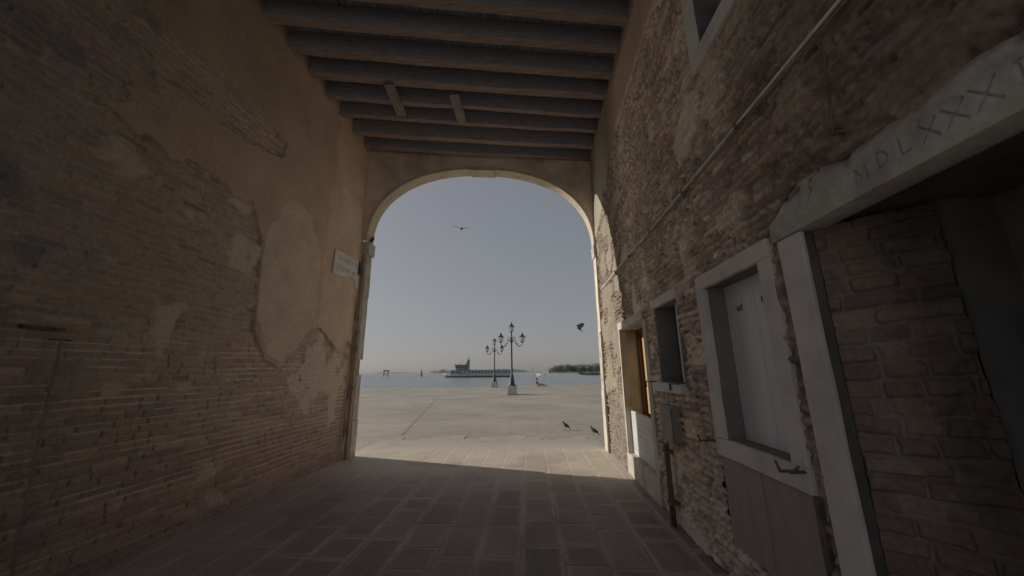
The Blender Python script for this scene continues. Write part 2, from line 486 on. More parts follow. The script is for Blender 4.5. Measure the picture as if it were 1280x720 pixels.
def right_wall(parent):
    ys = axis((YB, 0.5, 0.1), (0.5, 3.0, 0.0075), (3.0, 5.2, 0.0095), (5.2, 7.42, 0.012))
    zs = axis((0, 3.2, 0.0075), (3.2, 6.4, 0.011))
    Y, Z = np.meshgrid(ys, zs, indexing='ij')
    big = fbm(Y * 0.9, Z * 0.9, 103, 5)
    mid = fbm(Y * 4, Z * 4, 111, 4)
    fine = fbm(Y * 24, Z * 24, 121, 3)
    wz = Z + (fbm(Y * 1.3, Z * 1.1, 141, 3) - 0.5) * 0.045 + (fine - .5) * .010
    wy = Y + (fbm(Y * 4, Z * 4, 143, 3) - 0.5) * 0.05 + (fine - .5) * .012
    h1, h2, h3, du, dv, row = bond(wy, wz, 0.061, [0.24, 0.19, 0.12, 0.11], 9)
    jd = np.minimum(du, dv)
    jw = 0.009 + 0.007 * fine
    br = sst(jw * 0.5, jw * 1.7, jd + (fine - 0.5) * 0.012)
    erode = sst(0.45, 0.7, fbm(Y * 9, Z * 13, 151, 4))
    gone = (h3 > 0.9).astype(float) * br
    hgt = br * (h2 - 0.5) * 0.026 - (1 - br) * 0.015 - erode * 0.012 - gone * 0.024
    grit = fbm(Y * 60, Z * 60, 125, 3)
    pit = sst(.56, .68, fbm(Y * 30, Z * 38, 127, 3)) * sst(.35, .6, fbm(Y * 5, Z * 5, 129, 3) + .1) * (.35 + .65 * sst(1.6, 2.8, Y))
    hgt += (fine - 0.5) * 0.018 + (grit - .5) * .009 - pit * .016
    # mortar smears level the wall out, mostly toward the arch
    sm = fbm(Y * 2.6, Z * 3.2, 161, 5) + 0.12 * sst(4.6, 6.2, Y) - 0.06
    smr = sst(0.56, 0.63, sm)
    hgt = hgt * (1 - smr) + smr * (0.004 + (fine - 0.5) * 0.014)
    # smooth plaster strip under the ceiling and around the arch
    edge = (mid - 0.5) * 0.5
    pz = np.interp(Y, [0, 3, 5.2, 5.7, 6.3, 7.5], [5.28, 5.26, 5.15, 4.75, 4.35, 4.05])
    pl = sst(-0.02, 0.02, Z - pz + edge * (0.08 + 0.9 * sst(5, 6, Y)))
    hgt = hgt * (1 - pl) + pl * (0.012 + (mid - 0.5) * 0.012)
    plp = 1 - np.hypot((Y - 2.75 - (3.5 - Z) * 0.5) / 0.20, (Z - 3.52) / 0.28) + edge * 1.3
    plp = np.maximum(plp, 1 - np.hypot((Y - 5.95) / 0.2, (Z - 3.35) / 0.22) + edge * 1.2)
    patch = sst(0.0, 0.08, plp) * (1 - pl)
    hgt = hgt * (1 - patch) + patch * 0.012
    # wall end: old stucco and pale quoin
    q = sst(7.1, 7.14, Y + (mid - 0.5) * 0.14 + (fbm(Y * 0 + 1, np.floor(Z / 0.36), 7, 1) - .5) * .12)
    hgt = hgt * (1 - q) + q * 0.015
    red, dk, tan, mort = c3(.20, .125, .09), c3(.10, .07, .056), c3(.28, .205, .14), c3(.33, .27, .2)
    C = mix(np.broadcast_to(red, Y.shape + (3,)), tan, sst(0.4, 0.95, h2) * 0.7)
    C = mix(C, dk, sst(0.75, 0.98, h1) * 0.7)
    C = C * (0.62 + 0.76 * h3)[..., None]
    C = mix(C, dk * .8, (1 - br) * 0.65)
    C = mix(C, mort * .9, (1 - br) * sst(.5, .62, fbm(Y * 3, Z * 3, 163, 4)) * .8)
    warm = sst(3.0, 5.6, Y + (big - 0.5))
    C = mix(C, c3(.32, .25, .18) * (.75 + .5 * h3)[..., None], warm * 0.5)
    C = mix(C, mort, smr * (0.25 + 0.4 * warm))
    C = C * (.72 + .56 * grit)[..., None]
    C = mix(C, c3(.045, .032, .027), np.clip(sst(-0.012, -0.05, hgt) * 0.7 + pit * .5 * (1 - smr * .6), 0, .85))
    C = C * (0.84 + 0.32 * mid)[..., None]
    redz = sst(0.5, 0.7, fbm(Y * 1.4, Z * 1.4, 171, 4)) * sst(1.9, 2.5, Z) * sst(3.8, 2.4, Y)
    C = mix(C, C * c3(1.0, .9, .84), redz * .6)
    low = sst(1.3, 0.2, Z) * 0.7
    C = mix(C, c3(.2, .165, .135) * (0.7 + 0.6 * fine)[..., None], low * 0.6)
    near_shade = sst(2.4, 0.9, Y) * 0.6  # shade painted into the bricks toward the near end
    C = mix(C, C * c3(.72, .66, .65), near_shade)
    pcol = mix(np.broadcast_to(c3(.19, .125, .085), Y.shape + (3,)), c3(.34, .29, .225), sst(4.9, 6.1, Y))
    pcol = pcol * (0.8 + 0.4 * mid)[..., None]
    C = mix(C, pcol, pl)
    C = mix(C, c3(.36, .32, .27), patch * 0.4)
    qc = mix(np.broadcast_to(c3(.42, .36, .28), Y.shape + (3,)), c3(.36, .21, .11), sst(1.9, 2.2, Z + (mid - .5)) * sst(.4, .6, mid + .15))
    C = mix(C, qc, q)
    C = lift(C) * np.array([.985, 1.0, .985]) * (np.interp(Y, [.6, 1.7, 2.6, 4.6, 5.4, 8], [.42, .8, 1.62, 1.68, .57, .57]))[..., None]  # light balance painted along the wall: near end dimmed, middle raised, sunlit stretch cut
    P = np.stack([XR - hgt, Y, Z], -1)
    yc, zc = (ys[1:] + ys[:-1]) / 2, (zs[1:] + zs[:-1]) / 2
    YC, ZC = np.meshgrid(yc, zc, indexing='ij')
    keep = np.ones(YC.shape, bool)
    for a, b, c, d in OPEN:
        keep &= ~((YC > a) & (YC < b) & (ZC > c) & (ZC < d))
    P = P[:, ::-1]; C = C[:, ::-1]; keep = keep[:, ::-1]
    xb, y0, y1, z1 = XR + 0.95, YB, 7.42, 6.4
    ev = [(xb, y0, 0), (xb, y1, 0), (xb, y1, z1), (xb, y0, z1), (XR - .01, y1, 0), (XR - .01, y1, z1), (XR - .01, y0, z1)]
    ef = [(0, 3, 2, 1), (1, 2, 5, 4), (2, 3, 6, 5)]
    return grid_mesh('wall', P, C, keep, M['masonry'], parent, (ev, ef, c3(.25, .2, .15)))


def bars(mb, x0, x1, yo0, yo1, zo0, zo1, w, bottom=True, wb=None):
    """four butt-jointed bars round an opening"""
    wb = wb or w
    zb = zo0 + wb if bottom else zo0
    mb.box(x0, x1, yo0, yo1, zo1 - w, zo1)
    if bottom: mb.box(x0, x1, yo0, yo1, zo0, zo0 + wb)
    mb.box(x0, x1, yo0, yo0 + w, zb, zo1 - w)
    mb.box(x0, x1, yo1 - w, yo1, zb, zo1 - w)
    return mb


def stroke_text(name, s, size, material, parent, loc, rot, extr=0.002):
    cu = bpy.data.curves.new(name, 'FONT'); cu.body = s; cu.size = size; cu.extrude = extr
    tmp = bpy.data.objects.new('tmp', cu); COL.objects.link(tmp)
    dg = bpy.context.evaluated_depsgraph_get()
    me = bpy.data.meshes.new_from_object(tmp.evaluated_get(dg))
    bpy.data.objects.remove(tmp)
    me.materials.clear(); me.materials.append(material)
    o = link(name, me, parent); o.location = loc; o.rotation_euler = rot
    return o


def hook(name, y, z, parent, s=1, drop=0.07, size=1.0):
    """wrought iron shutter stay: pin out of the wall with a hanging hooked arm"""
    mb = MB()
    mb.tube([(XR + .02, y, z), (XR - .085, y, z - .005)], 0.008 * size, 6)
    mb.tube([(XR - .06, y - .03 * s, z + .03), (XR - .062, y, z + .002), (XR - .07, y + .06 * s, z - .012), (XR - .072, y + .10 * s, z - drop * .35),
             (XR - .074, y + .125 * s, z + .025)], [0.006 * size, .01 * size, .009 * size, .009 * size, .006 * size], 6)
    return mb.build(name, M['rust'], parent, smooth=True)


def building():
    root = thing('brick_building', 'rough brick building with shuttered windows and stone portal on the right of the passage', 'building', (0, 0, 0))
    right_wall(root)
    # ---------- large shuttered window
    w = bars(MB(), XR - .012, XR + .03, 2.01, 2.935, 0.84, 2.19, .112, wb=.12).build('window', M['stone'], root, bevel=.007, rough=.0025)
    w['label'] = 'large window with grey shutters in a stone frame'
    bars(MB(), XR + .031, XR + .156, 2.015, 2.93, 0.85, 2.185, .105, wb=.108).build('reveal', M['part_shaded_reveal'], w)  # reveal sides coloured dim to stand for shade
    for y0, y1 in ((2.10, 2.4705), (2.4755, 2.84)):
        lf = MB().box(XR + .158, XR + .185, y0, y1, .93, 2.10).build('shutter', M['shutter'], w, bevel=.003)
    MB().box(XR + .186, XR + .2, 2.02, 2.92, .86, 2.17).build('backing', M['dark'], w)
    stroke_text('scrawl', 'ad', 0.075, M['scrawl'], w, (XR + .1555, 2.69, 1.87), (R(90), 0, R(-90)), .001)
    stroke_text('scrawl', '8', 0.06, M['scrawl'], w, (XR + .1555, 2.40, 1.885), (R(90), 0, R(-90)), .001)
    hook('shutter_hook', 2.03, .945, w, 1)
    hook('shutter_hook', 2.96, .93, w, 1, size=.9)
    # ---------- panel under it
    pn = MB().box(XR + .012, XR + .05, 2.46, 2.92, .265, .838).build('lower_panel', M['panel'], root, bevel=.004)
    MB().box(XR + .012, XR + .05, 2.02, 2.453, .262, .838).build('lower_panel', M['panel'], root, bevel=.004)
    MB().box(XR + .051, XR + .07, 2.0, 2.93, .24, .838).build('panel_backing', M['dark'], root)
    MB().box(XR - .008, XR + .05, 1.985, 2.018, .2, .838).build('panel_stile', M['rust'], root, bevel=.003)
    # ---------- small window
    sw = bars(MB(), XR + .002, XR + .24, 3.37, 4.01, 1.30, 2.14, .03).build('window', M['part_shaded_reveal'], root)
    sw['label'] = 'small window recess with broken plaster reveal'
    MB().box(XR - .03, XR + .1, 3.36, 4.02, 2.115, 2.205).build('lintel', M['stone'], sw, bevel=.006, rough=.002)
    MB().box(XR - .045, XR + .12, 3.385, 4.15, 1.235, 1.325).build('sill', M['stone'], sw, bevel=.006, rough=.002)
    MB().box(XR + .12, XR + .145, 3.40, 3.72, 1.332, 2.108).build('shutter', M['shutter'], sw, bevel=.003)
    MB().box(XR + .20, XR + .235, 3.40, 3.98, 1.332, 2.108).build('backing', M['dark'], sw)
    for yy in (3.62, 4.36):
        MB().tube([(XR + .01, yy - .2, 1.328), (XR - .055, yy - .2, 1.328), (XR - .055, yy, 1.328), (XR - .055, yy, 1.26)], .009, 6).build('iron_bar', M['iron'], sw)
    # ---------- door
    d = MB().box(XR - .022, XR + .1, 4.40, 5.685, 2.062, 2.172)
    d.box(XR - .015, XR + .09, 5.622, 5.682, .287, 2.060).box(XR - .008, XR + .09, 4.33, 4.455, .287, 2.060)
    d = d.build('door', M['stone_white'], root, bevel=.005, rough=.0012)
    d['label'] = 'doorway with pale stone surround and ochre wooden door'
    rv = MB().box(XR + .091, XR + .36, 5.622, 5.66, .29, 2.06).box(XR + .091, XR + .36, 4.40, 4.45, .29, 2.06)
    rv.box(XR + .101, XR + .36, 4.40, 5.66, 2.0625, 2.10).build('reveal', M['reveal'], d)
    fr = MB().box(XR + .25, XR + .345, 5.575, 5.621, .29, 2.06).box(XR + .25, XR + .345, 4.451, 4.5, .29, 2.06).box(XR + .25, XR + .345, 4.5, 5.575, 2.0, 2.06)
    fr.build('door_frame', M['door_frame'], d, bevel=.003)
    lf = MB().box(XR + .30, XR + .34, 4.502, 5.04, .29, 1.998).box(XR + .30, XR + .34, 5.044, 5.573, .29, 1.998)
    lf = lf.build('door_leaf', M['door_wood'], d, bevel=.003)
    MB().box(XR + .285, XR + .299, 5.02, 5.06, .97, 1.13).tube([(XR + .285, 5.04, 1.08), (XR + .25, 5.04, 1.08), (XR + .25, 4.96, 1.08)], .009, 6).build('handle', M['iron'], lf)
    MB().box(XR - .016, XR + .38, 4.33, 5.72, 0.0, .285).build('threshold', M['stone_white'], d, bevel=.01, rough=.002)
    MB().box(XR + .361, XR + .375, 4.38, 5.69, .286, 2.12).build('backing', M['dark'], d)
    # ---------- upper window
    u = bars(MB(), XR - .012, XR + .02, 1.30, 2.515, 3.79, 5.30, .135, wb=.15).build('window', M['stone'], root, bevel=.006, rough=.0015)
    u['label'] = 'upper window, dark behind its stone frame'
    MB().box(XR + .30, XR + .32, 1.35, 2.5, 3.82, 5.27).build('shutter', M['recess_shade'], u)
    bars(MB(), XR + .021, XR + .3, 1.31, 2.505, 3.80, 5.29, .125, wb=.14).build('reveal', M['recess_shade'], u)  # stone reveal coloured dark in place of shade
    # ---------- portal
    p = MB().box(XR - .014, XR + .015, 1.758, 1.92, 0.0, 2.128).build('portal', M['stone'], root, bevel=.008, rough=.002)
    p['label'] = 'stone portal with a carved lintel over a dark opening'
    MB().box(XR - .03, XR + .10, 0.42, 0.60, 0.0, 2.128).build('jamb', M['stone'], p, bevel=.008, rough=.002)
    MB().box(XR + .016, XR + .058, 1.761, 1.918, 0.003, 2.126).build('reveal', M['shaded_reveal'], p)  # dark strip standing for shade on the jamb's inner side
    lintel(p)
    # splayed brick cheek inside the portal
    us = axis((0, .40, .005)); zs = axis((0, 2.14, .006))
    U, Z = np.meshgrid(us, zs, indexing='ij')
    fine = fbm(U * 24, Z * 24, 221, 3); mid = fbm(U * 5, Z * 5, 211, 4)
    h1, h2, h3, du, dv, row = bond(U + (mid - .5) * .05, Z + (fbm(U * 2.5, Z * 1.4, 212, 3) - .5) * .06, .078, [.25, .16, .13], 14)
    br = sst(.004, .014, np.minimum(du, dv) + (fine - .5) * .012)
    hg = br * (.006 + (h1 - .5) * .028) - (1 - br) * .012 + (fine - .5) * .014 - sst(.52, .75, fbm(U * 7, Z * 8, 213, 4)) * .025
    C = mix(np.broadcast_to(c3(.17, .1, .07), U.shape + (3,)), c3(.24, .17, .115), sst(.4, .95, h2) * .8) * (.75 + .5 * h3)[..., None]
    C = mix(C, c3(.25, .22, .18), (1 - br) * .45 + sst(.6, .75, fbm(U * 9, Z * 9, 215, 3)) * .35)
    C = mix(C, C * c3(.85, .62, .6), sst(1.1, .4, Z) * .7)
    C = lift(C) * (.64 - .3 * sst(.12, .34, U + (mid - .5) * .1))[..., None]  # shade painted in, deepening toward the back of the recess
    dx, dy = .25 / .331, -.217 / .331
    P = np.stack([XR + .062 + U * dx + hg * dy, 1.762 + U * dy - hg * dx, Z], -1)
    P = P[:, ::-1]; C = C[:, ::-1]
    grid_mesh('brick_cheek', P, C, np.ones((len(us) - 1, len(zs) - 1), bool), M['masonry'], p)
    bk = MB().box(XR + .62, XR + .66, .3, 1.75, 0.003, 2.3).build('door_leaf', M['dark'], p)
    MB().box(XR + .101, XR + .66, .40, 1.79, 2.16, 2.2).box(XR + .101, XR + .66, .36, .40, 0.003, 2.16).box(XR + .40, XR + .62, 1.505, 1.53, .003, 2.16).build('recess', M['recess_shade'], p)  # recess faces coloured dark in place of shade
    return root


def lintel(parent):
    ys = axis((.40, 1.955, .0042)); zs = axis((2.131, 2.40, .0042))
    Y, Z = np.meshgrid(ys, zs, indexing='ij')
    fine = fbm(Y * 25, Z * 25, 301, 3); mid = fbm(Y * 6, Z * 6, 303, 4)
    # ragged top edge
    top = 2.36 + (fbm(Y * 5, Y * 0, 305, 4) - .5) * .09 - sst(1.72, 1.93, Y) * .09
    tz = np.minimum(Z, top)
    hg = (mid - .5) * .012 + (fine - .5) * .004
    hg = hg - sst(-.035, .0, Z - top) * .018
    # carved letters  M D L X X X I
    def seg(a, b):
        (ay, az), (by, bz) = a, b
        vy, vz = by - ay, bz - az
        t = np.clip(((Y - ay) * vy + (Z - az) * vz) / (vy * vy + vz * vz), 0, 1)
        return np.hypot(Y - ay - t * vy, Z - az - t * vz)
    dist = np.full(Y.shape, 9.0)
    def letter(yc, zc, h, w, segs):
        nonlocal dist
        for (a0, b0), (a1, b1) in segs:       # local u runs to the reader's right (toward -Y)
            dist = np.minimum(dist, seg((yc - a0 * w, zc + b0 * h), (yc - a1 * w, zc + b1 * h)))
    Mx = [((-.5, -.5), (-.42, .5)), ((-.42, .5), (0, -.2)), ((0, -.2), (.42, .5)), ((.42, .5), (.5, -.5))]
    Dx = [((-.4, -.5), (-.4, .5)), ((-.4, .5), (.15, .42)), ((.15, .42), (.45, 0)), ((.45, 0), (.15, -.42)), ((.15, -.42), (-.4, -.5))]
    Lx = [((-.4, .5), (-.4, -.5)), ((-.4, -.5), (.4, -.45))]
    Xx = [((-.5, .5), (.5, -.5)), ((-.5, -.5), (.5, .5))]
    letter(1.378, 2.218, .062, .055, Mx)
    letter(1.283, 2.230, .062, .045, Dx)
    letter(1.200, 2.232, .062, .042, Lx)
    letter(1.120, 2.230, .066, .052, Xx)
    letter(1.046, 2.232, .070, .058, Xx)
    letter(0.966, 2.234, .076, .060, Xx)
    letter(0.885, 2.236, .070, .050, [((0, -.5), (0, .5)), ((-.2, .5), (.2, .5)), ((-.2, -.5), (.2, -.5))])
    cut = sst(.0052, .0018, dist + (fine - .5) * .003)
    hg = hg - cut * .007
    # long crack and stained chips
    crack = sst(.007, .002, np.abs(Y - 1.66 + (Z - 2.24) * .5 + (fbm(Y * 14, Z * 14, 311, 3) - .5) * .09)) * sst(2.2, 2.26, Z)
    hg -= crack * .012
    chips = sst(.56, .72, fbm(Y * 9, Z * 9, 315, 4)) * sst(2.22, 2.33, Z)
    hg -= chips * .014
    C = mix(np.broadcast_to(c3(.54, .51, .46), Y.shape + (3,)), c3(.44, .40, .36), sst(.4, .7, mid))
    C = mix(C, c3(.17, .14, .115), chips * .7)
    C = mix(C, c3(.2, .18, .16), np.maximum(cut * (.15 + .6 * mid), crack) * .75)
    C = mix(C, c3(.2, .16, .13), sst(.04, .0, top - Z) * .5)
    X = XR - .018 - hg
    X[0, :] = XR + .03; X[-1, :] = XR + .03; X[:, -1] = XR + .04; X[:, 0] = XR + .10
    P = np.stack([X, Y, tz], -1)
    P = P[:, ::-1]; C = C[:, ::-1]
    grid_mesh('lintel', P, C, np.ones((len(ys) - 1, len(zs) - 1), bool), M['lintel'], parent)


# ================================================================== ARCH WALL
AX0, AX1, AZ, AR = -3.24, 1.325, 4.02, 1.66          # opening and its half-ellipse head


def arch_pt(t, grow=0.0):
    cx, a = (AX0 + AX1) / 2, (AX1 - AX0) / 2
    th = math.pi * (1 - t)
    n = 2.25                                          # a little fuller than an ellipse
    cc, ss = math.cos(th), math.sin(th)
    return (cx + (a + grow) * math.copysign(abs(cc) ** (2 / n), cc), AZ + (AR + grow) * abs(ss) ** (2 / n))


def arch_wall():
    root = thing('arch_wall', 'skewed end wall with a wide stone arch opening onto the waterfront', 'wall', (0, 0, 0))
    g = 0.07
    N = 72
    prof = [arch_pt(i / N, g) for i in range(N + 1)]
    x0, x1, zt = XL - .05, XR + .05, 6.4
    vs, fs = [], []
    cols = [(x0, None)] + [(AX0 - g, 'e')] + prof[1:-1] + [(AX1 + g if AX1 + g < x1 else x1 - .002, 'e')] + [(x1, None)]
    mb = MB()
    def col(xa, za, xb, zb):
        b = [(xa, y_in(xa), za), (xb, y_in(xb), zb), (xb, y_in(xb), zt), (xa, y_in(xa), zt)]
        t = [(x, y + .25, z) for x, y, z in b]
        mb.add(b + t, [(0, 1, 2, 3), (4, 7, 6, 5), (0, 4, 5, 1), (2, 6, 7, 3)])
    col(x0, 0, AX0 - g, 0)
    col(AX1 + .03, 0, x1, 0)
    for i in range(N):
        (xa, za), (xb, zb) = prof[i], prof[i + 1]
        xb = min(xb, x1 - .003); xa = min(xa, x1 - .003)
        if xb - xa > 1e-4: col(xa, za, xb, zb)
    mb.build('wall', M['plaster'], root)
    # stones of the arch ring
    cuts = [0.0, 0.17, 0.335, 0.468, 0.524, 0.68, 0.83, 1.0]
    for k in range(len(cuts) - 1):
        a, b = cuts[k], cuts[k + 1]
        key = k == 3
        dn = 0.03 if key else 0.0
        ins = -0.012 if key else 0.004
        e = 0.0005
        n = max(4, int((b - a) * 70))
        pts = [a + e + (b - a - 2 * e) * i / n for i in range(n + 1)]
        s = MB()
        for i in range(n):
            q = []
            for t in (pts[i], pts[i + 1]):
                xi, zi = arch_pt(t, -dn); xo, zo = arch_pt(t, g - .001)
                xo = min(xo, XR - .002)
                q.append((xi, zi, xo, zo))
            (xi, zi, xo, zo), (xi2, zi2, xo2, zo2) = q
            A = [(xi, y_in(xi) + ins, zi), (xi2, y_in(xi2) + ins, zi2), (xo2, y_in(xo2) + ins, zo2), (xo, y_in(xo) + ins, zo)]
            B = [(xi, y_out(xi) + .03, zi), (xi2, y_out(xi2) + .03, zi2), (xo2, y_out(xo2) + .03, zo2), (xo, y_out(xo) + .03, zo)]
            f = [(0, 1, 2, 3), (4, 7, 6, 5), (0, 4, 5, 1), (2, 6, 7, 3)]
            if i == 0: f.append((0, 3, 7, 4))
            if i == n - 1: f.append((1, 5, 6, 2))
            s.add(A + B, f)
        s.build('keystone' if key else 'arch_stone', M['stone_arch'], root)

    def jamb(name, xa, xb, z0, z1, ya=0.0, yb=.27, m='stone_white', rough=.004):
        B = [(xa, y_in(xa) + ya, z0), (xb, y_in(xb) + ya, z0), (xb, y_in(xb) + yb, z0), (xa, y_in(xa) + yb, z0)]
        T = [(x, y, z1) for x, y, z in B]
        MB().hexa(B, T).build(name, M[m], root, bevel=.008, rough=rough, seed=int(z0 * 10))
    # left pier
    jamb('jamb_plaster', XL + .02, AX0 - .012, 0.0, 3.74, .0, .07, 'masonry_plain', .004)
    jamb('jamb_stone', XL + .03, AX0 + .004, 0.0, .62, .072)
    jamb('jamb_stone', XL + .03, AX0 - .004, .625, 1.42, .074)
    jamb('jamb_brickwork', XL + .03, AX0 - .035, 1.425, 1.70, .072, .24, 'masonry_plain')
    jamb('jamb_stone', XL + .03, AX0 + .0, 1.705, 2.9, .05)
    jamb('jamb_stone', XL + .03, AX0 + .006, 2.904, 3.74, .045)
    jamb('impost', XL + .03, AX0 + .05, 3.744, 4.0, .01, .28, rough=.003)
    # right pier
    jamb('jamb_stone', AX1 + .002, XR - .004, 0.0, 1.1, -.02)
    jamb('jamb_stone', AX1 + .01, XR - .004, 1.103, 2.2, .0)
    jamb('jamb_brickwork', AX1 + .015, XR - .004, 2.203, 3.75, .0, .24, 'plaster')
    jamb('impost', AX1 - .015, XR - .004, 3.755, 4.0, -.01, .28, rough=.003)


# ================================================================== CEILING
def ceiling():
    root = thing('timber_ceiling', 'dark open timber ceiling of closely spaced beams over the passage', 'ceiling', (0, 0, 0))
    bs = 0.165
    rg = random.Random(5)
    k = 0
    y = 6.22
    while y > YB:
        w, dp = rg.uniform(.095, .14), rg.uniform(-.018, .018)
        xa, xb = XL - .12, XR + .08
        sag = rg.uniform(0, .03)
        n = 8
        mb = MB()
        bt, tp = [], []
        for i in range(n + 1):
            x = xa + (xb - xa) * i / n
            yy = y + bs * (x - XL) + rg.uniform(-.010, .010)
            zz = HB + dp + rg.uniform(-.008, .008) - sag * math.sin(math.pi * i / n)
            ww = w / 2 + rg.uniform(-.006, .006)
            bt.append((x, yy, zz, ww))
        vs, fs = [], []
        for x, yy, zz, ww in bt:
            vs += [(x, yy - ww, zz), (x, yy + ww, zz), (x, yy + ww, 6.235), (x, yy - ww, 6.235)]
        for i in range(n):
            for j in range(4):
                a, b = i * 4 + j, i * 4 + (j + 1) % 4
                fs.append((a, b, b + 4, a + 4))
        fs += [(0, 1, 2, 3), (n * 4 + 3, n * 4 + 2, n * 4 + 1, n * 4)]
        # keep the beams short of the arch wall
        if y + bs * (XR - XL) < 7.6:
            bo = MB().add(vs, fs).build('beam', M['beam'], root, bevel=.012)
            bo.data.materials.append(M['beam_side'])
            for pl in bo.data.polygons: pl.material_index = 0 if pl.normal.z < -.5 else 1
        y -= rg.uniform(.43, .47); k += 1
    # boards laid across the beams
    mb = MB()
    x = XL - .2
    while x < XR + .2:
        w = rg.uniform(.2, .28)
        mb.box(x, x + w - .006, YB, 7.4, 6.237 + rg.uniform(0, .006), 6.28)
        x += w
    mb.build('boarding', M['board'], root)
    MB().box(XL - .5, XR + .95, YB, 7.2, 6.41, 6.5).build('upper_floor', M['board'], root)
    # trim board along the right wall and two nailed cleats
    MB().box(XR - .045, XR - .005, YB, 6.95, 5.9, 5.955).build('wall_plate', M['beam'], root, bevel=.005)
    for x, y0, y1, t in ((-2.21, 4.60, 5.32, -.09), (-1.20, 4.88, 5.60, .02)):
        c = MB().box(-.08, .08, -(y1 - y0) / 2, (y1 - y0) / 2, -.035, 0).build('cleat', M['cleat'], root, bevel=.004)
        c.location = (x, (y0 + y1) / 2, HB - .018); c.rotation_euler = (R(.6), 0, -t * .8)


# ================================================================== GROUND
def ground():
    xs = axis((XL - .02, XR + .02, .0125)); ys = axis((YB, .9, .12), (.9, 4.5, .011), (4.5, 8.9, .016))
    X, Y = np.meshgrid(xs, ys, indexing='ij')
    mid = fbm(X * 3, Y * 3, 403, 4); fine = fbm(X * 20, Y * 20, 405, 3); big = fbm(X * .7, Y * .7, 407, 4)
    wx = X + (fbm(X * .8, Y * .5, 409, 3) - .5) * .05 + .135 + 0.012 * (Y - 3)
    h1, h2, h3, du, dv, row = bond(Y, wx, .345, [.36, .5, .62, .3], 23)
    jd = np.minimum(du, dv)
    jo = sst(.009, .003, jd + (fine - .5) * .005)
    hg = (h1 - .5) * .005 + (mid - .5) * .008 - jo * .005 - sst(.03, .0, jd) * .002
    base = mix(np.broadcast_to(c3(.205, .165, .15), X.shape + (3,)), c3(.265, .225, .2), h2)
    base = mix(base, c3(.2, .15, .14), sst(.55, .9, h3) * .7)
    base = base * (.8 + .4 * mid)[..., None]
    rim = sst(.045 + .03 * fine, .008, jd) * (.5 + .7 * sst(.35, .65, fbm(X * 2, Y * 2, 413, 3)))
    base = mix(base, c3(.38, .335, .295), np.clip(rim, 0, 1) * .9)
    base = mix(base, c3(.40, .36, .315), jo * .8 * sst(.25, .55, fbm(X * 1.7, Y * 1.7, 415, 3)))
    base = mix(base, c3(.09, .075, .065), sst(.004, .001, jd) * .6)
    # painted paler over the sunlit end toward the square, dull by the left wall
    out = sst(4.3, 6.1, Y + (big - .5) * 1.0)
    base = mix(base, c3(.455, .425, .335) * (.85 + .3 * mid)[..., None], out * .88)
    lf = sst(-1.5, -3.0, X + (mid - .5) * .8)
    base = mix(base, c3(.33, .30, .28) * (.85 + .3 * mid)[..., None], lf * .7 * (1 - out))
    stain = sst(.6, .75, fbm(X * 1.3, Y * 1.3, 421, 5))
    base = mix(base, base * c3(.72, .7, .7), stain * .6)
    Zp = hg * (1 - .5 * out)
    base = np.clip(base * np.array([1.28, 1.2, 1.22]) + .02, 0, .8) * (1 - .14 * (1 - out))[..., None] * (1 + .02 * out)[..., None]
    fade = sst(6.9, 8.3, Y + (mid - .5) * .8)
    base = mix(base, c3(.395, .355, .30) * (.85 + .3 * mid)[..., None], fade * .85)
    Zp = Zp * (1 - fade) - .002 * fade
    stop = 8.05 + .8 * _h(row, row * 0, 77)
    keep = ((Y < stop)[:-1, :-1]) & ((Y < stop)[1:, 1:])
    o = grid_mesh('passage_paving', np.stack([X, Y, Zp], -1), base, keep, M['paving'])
    tag(o, kind='structure')

    # the square beyond, as far as the quay
    m, nt, b, L = nodes_of('square_paving')
    tc = nt.nodes.new('ShaderNodeTexCoord')
    mp = nt.nodes.new('ShaderNodeMapping'); mp.inputs['Rotation'].default_value = (0, 0, R(-15.5))
    L.new(tc.outputs['Object'], mp.inputs['Vector'])
    bt = nt.nodes.new('ShaderNodeTexBrick')
    bt.inputs['Scale'].default_value = 1.0; bt.inputs['Brick Width'].default_value = .85; bt.inputs['Row Height'].default_value = .42
    bt.inputs['Mortar Size'].default_value = .009; bt.inputs['Mortar Smooth'].default_value = .4
    bt.inputs['Color1'].default_value = (.365, .325, .275, 1); bt.inputs['Color2'].default_value = (.40, .36, .305, 1)
    bt.inputs['Mortar'].default_value = (.31, .275, .23, 1)
    L.new(mp.outputs['Vector'], bt.inputs['Vector'])
    n1 = nt.nodes.new('ShaderNodeTexNoise'); n1.inputs['Scale'].default_value = .35; n1.inputs['Detail'].default_value = 8
    L.new(tc.outputs['Object'], n1.inputs['Vector'])
    n2 = nt.nodes.new('ShaderNodeTexNoise'); n2.inputs['Scale'].default_value = 6; n2.inputs['Detail'].default_value = 8
    L.new(tc.outputs['Object'], n2.inputs['Vector'])
    r1 = nt.nodes.new('ShaderNodeMapRange'); r1.inputs['From Min'].default_value = .35; r1.inputs['From Max'].default_value = .65
    r1.inputs['To Min'].default_value = .84; r1.inputs['To Max'].default_value = 1.12
    L.new(n1.outputs['Fac'], r1.inputs['Value'])
    r2 = nt.nodes.new('ShaderNodeMapRange'); r2.inputs['To Min'].default_value = .8; r2.inputs['To Max'].default_value = 1.2
    L.new(n2.outputs['Fac'], r2.inputs['Value'])
    mm = nt.nodes.new('ShaderNodeMath'); mm.operation = 'MULTIPLY'
    L.new(r1.outputs['Result'], mm.inputs[0]); L.new(r2.outputs['Result'], mm.inputs[1])
    sc = nt.nodes.new('ShaderNodeVectorMath'); sc.operation = 'SCALE'
    L.new(bt.outputs['Color'], sc.inputs[0]); L.new(mm.outputs['Value'], sc.inputs['Scale'])
    L.new(sc.outputs['Vector'], b.inputs['Base Color'])
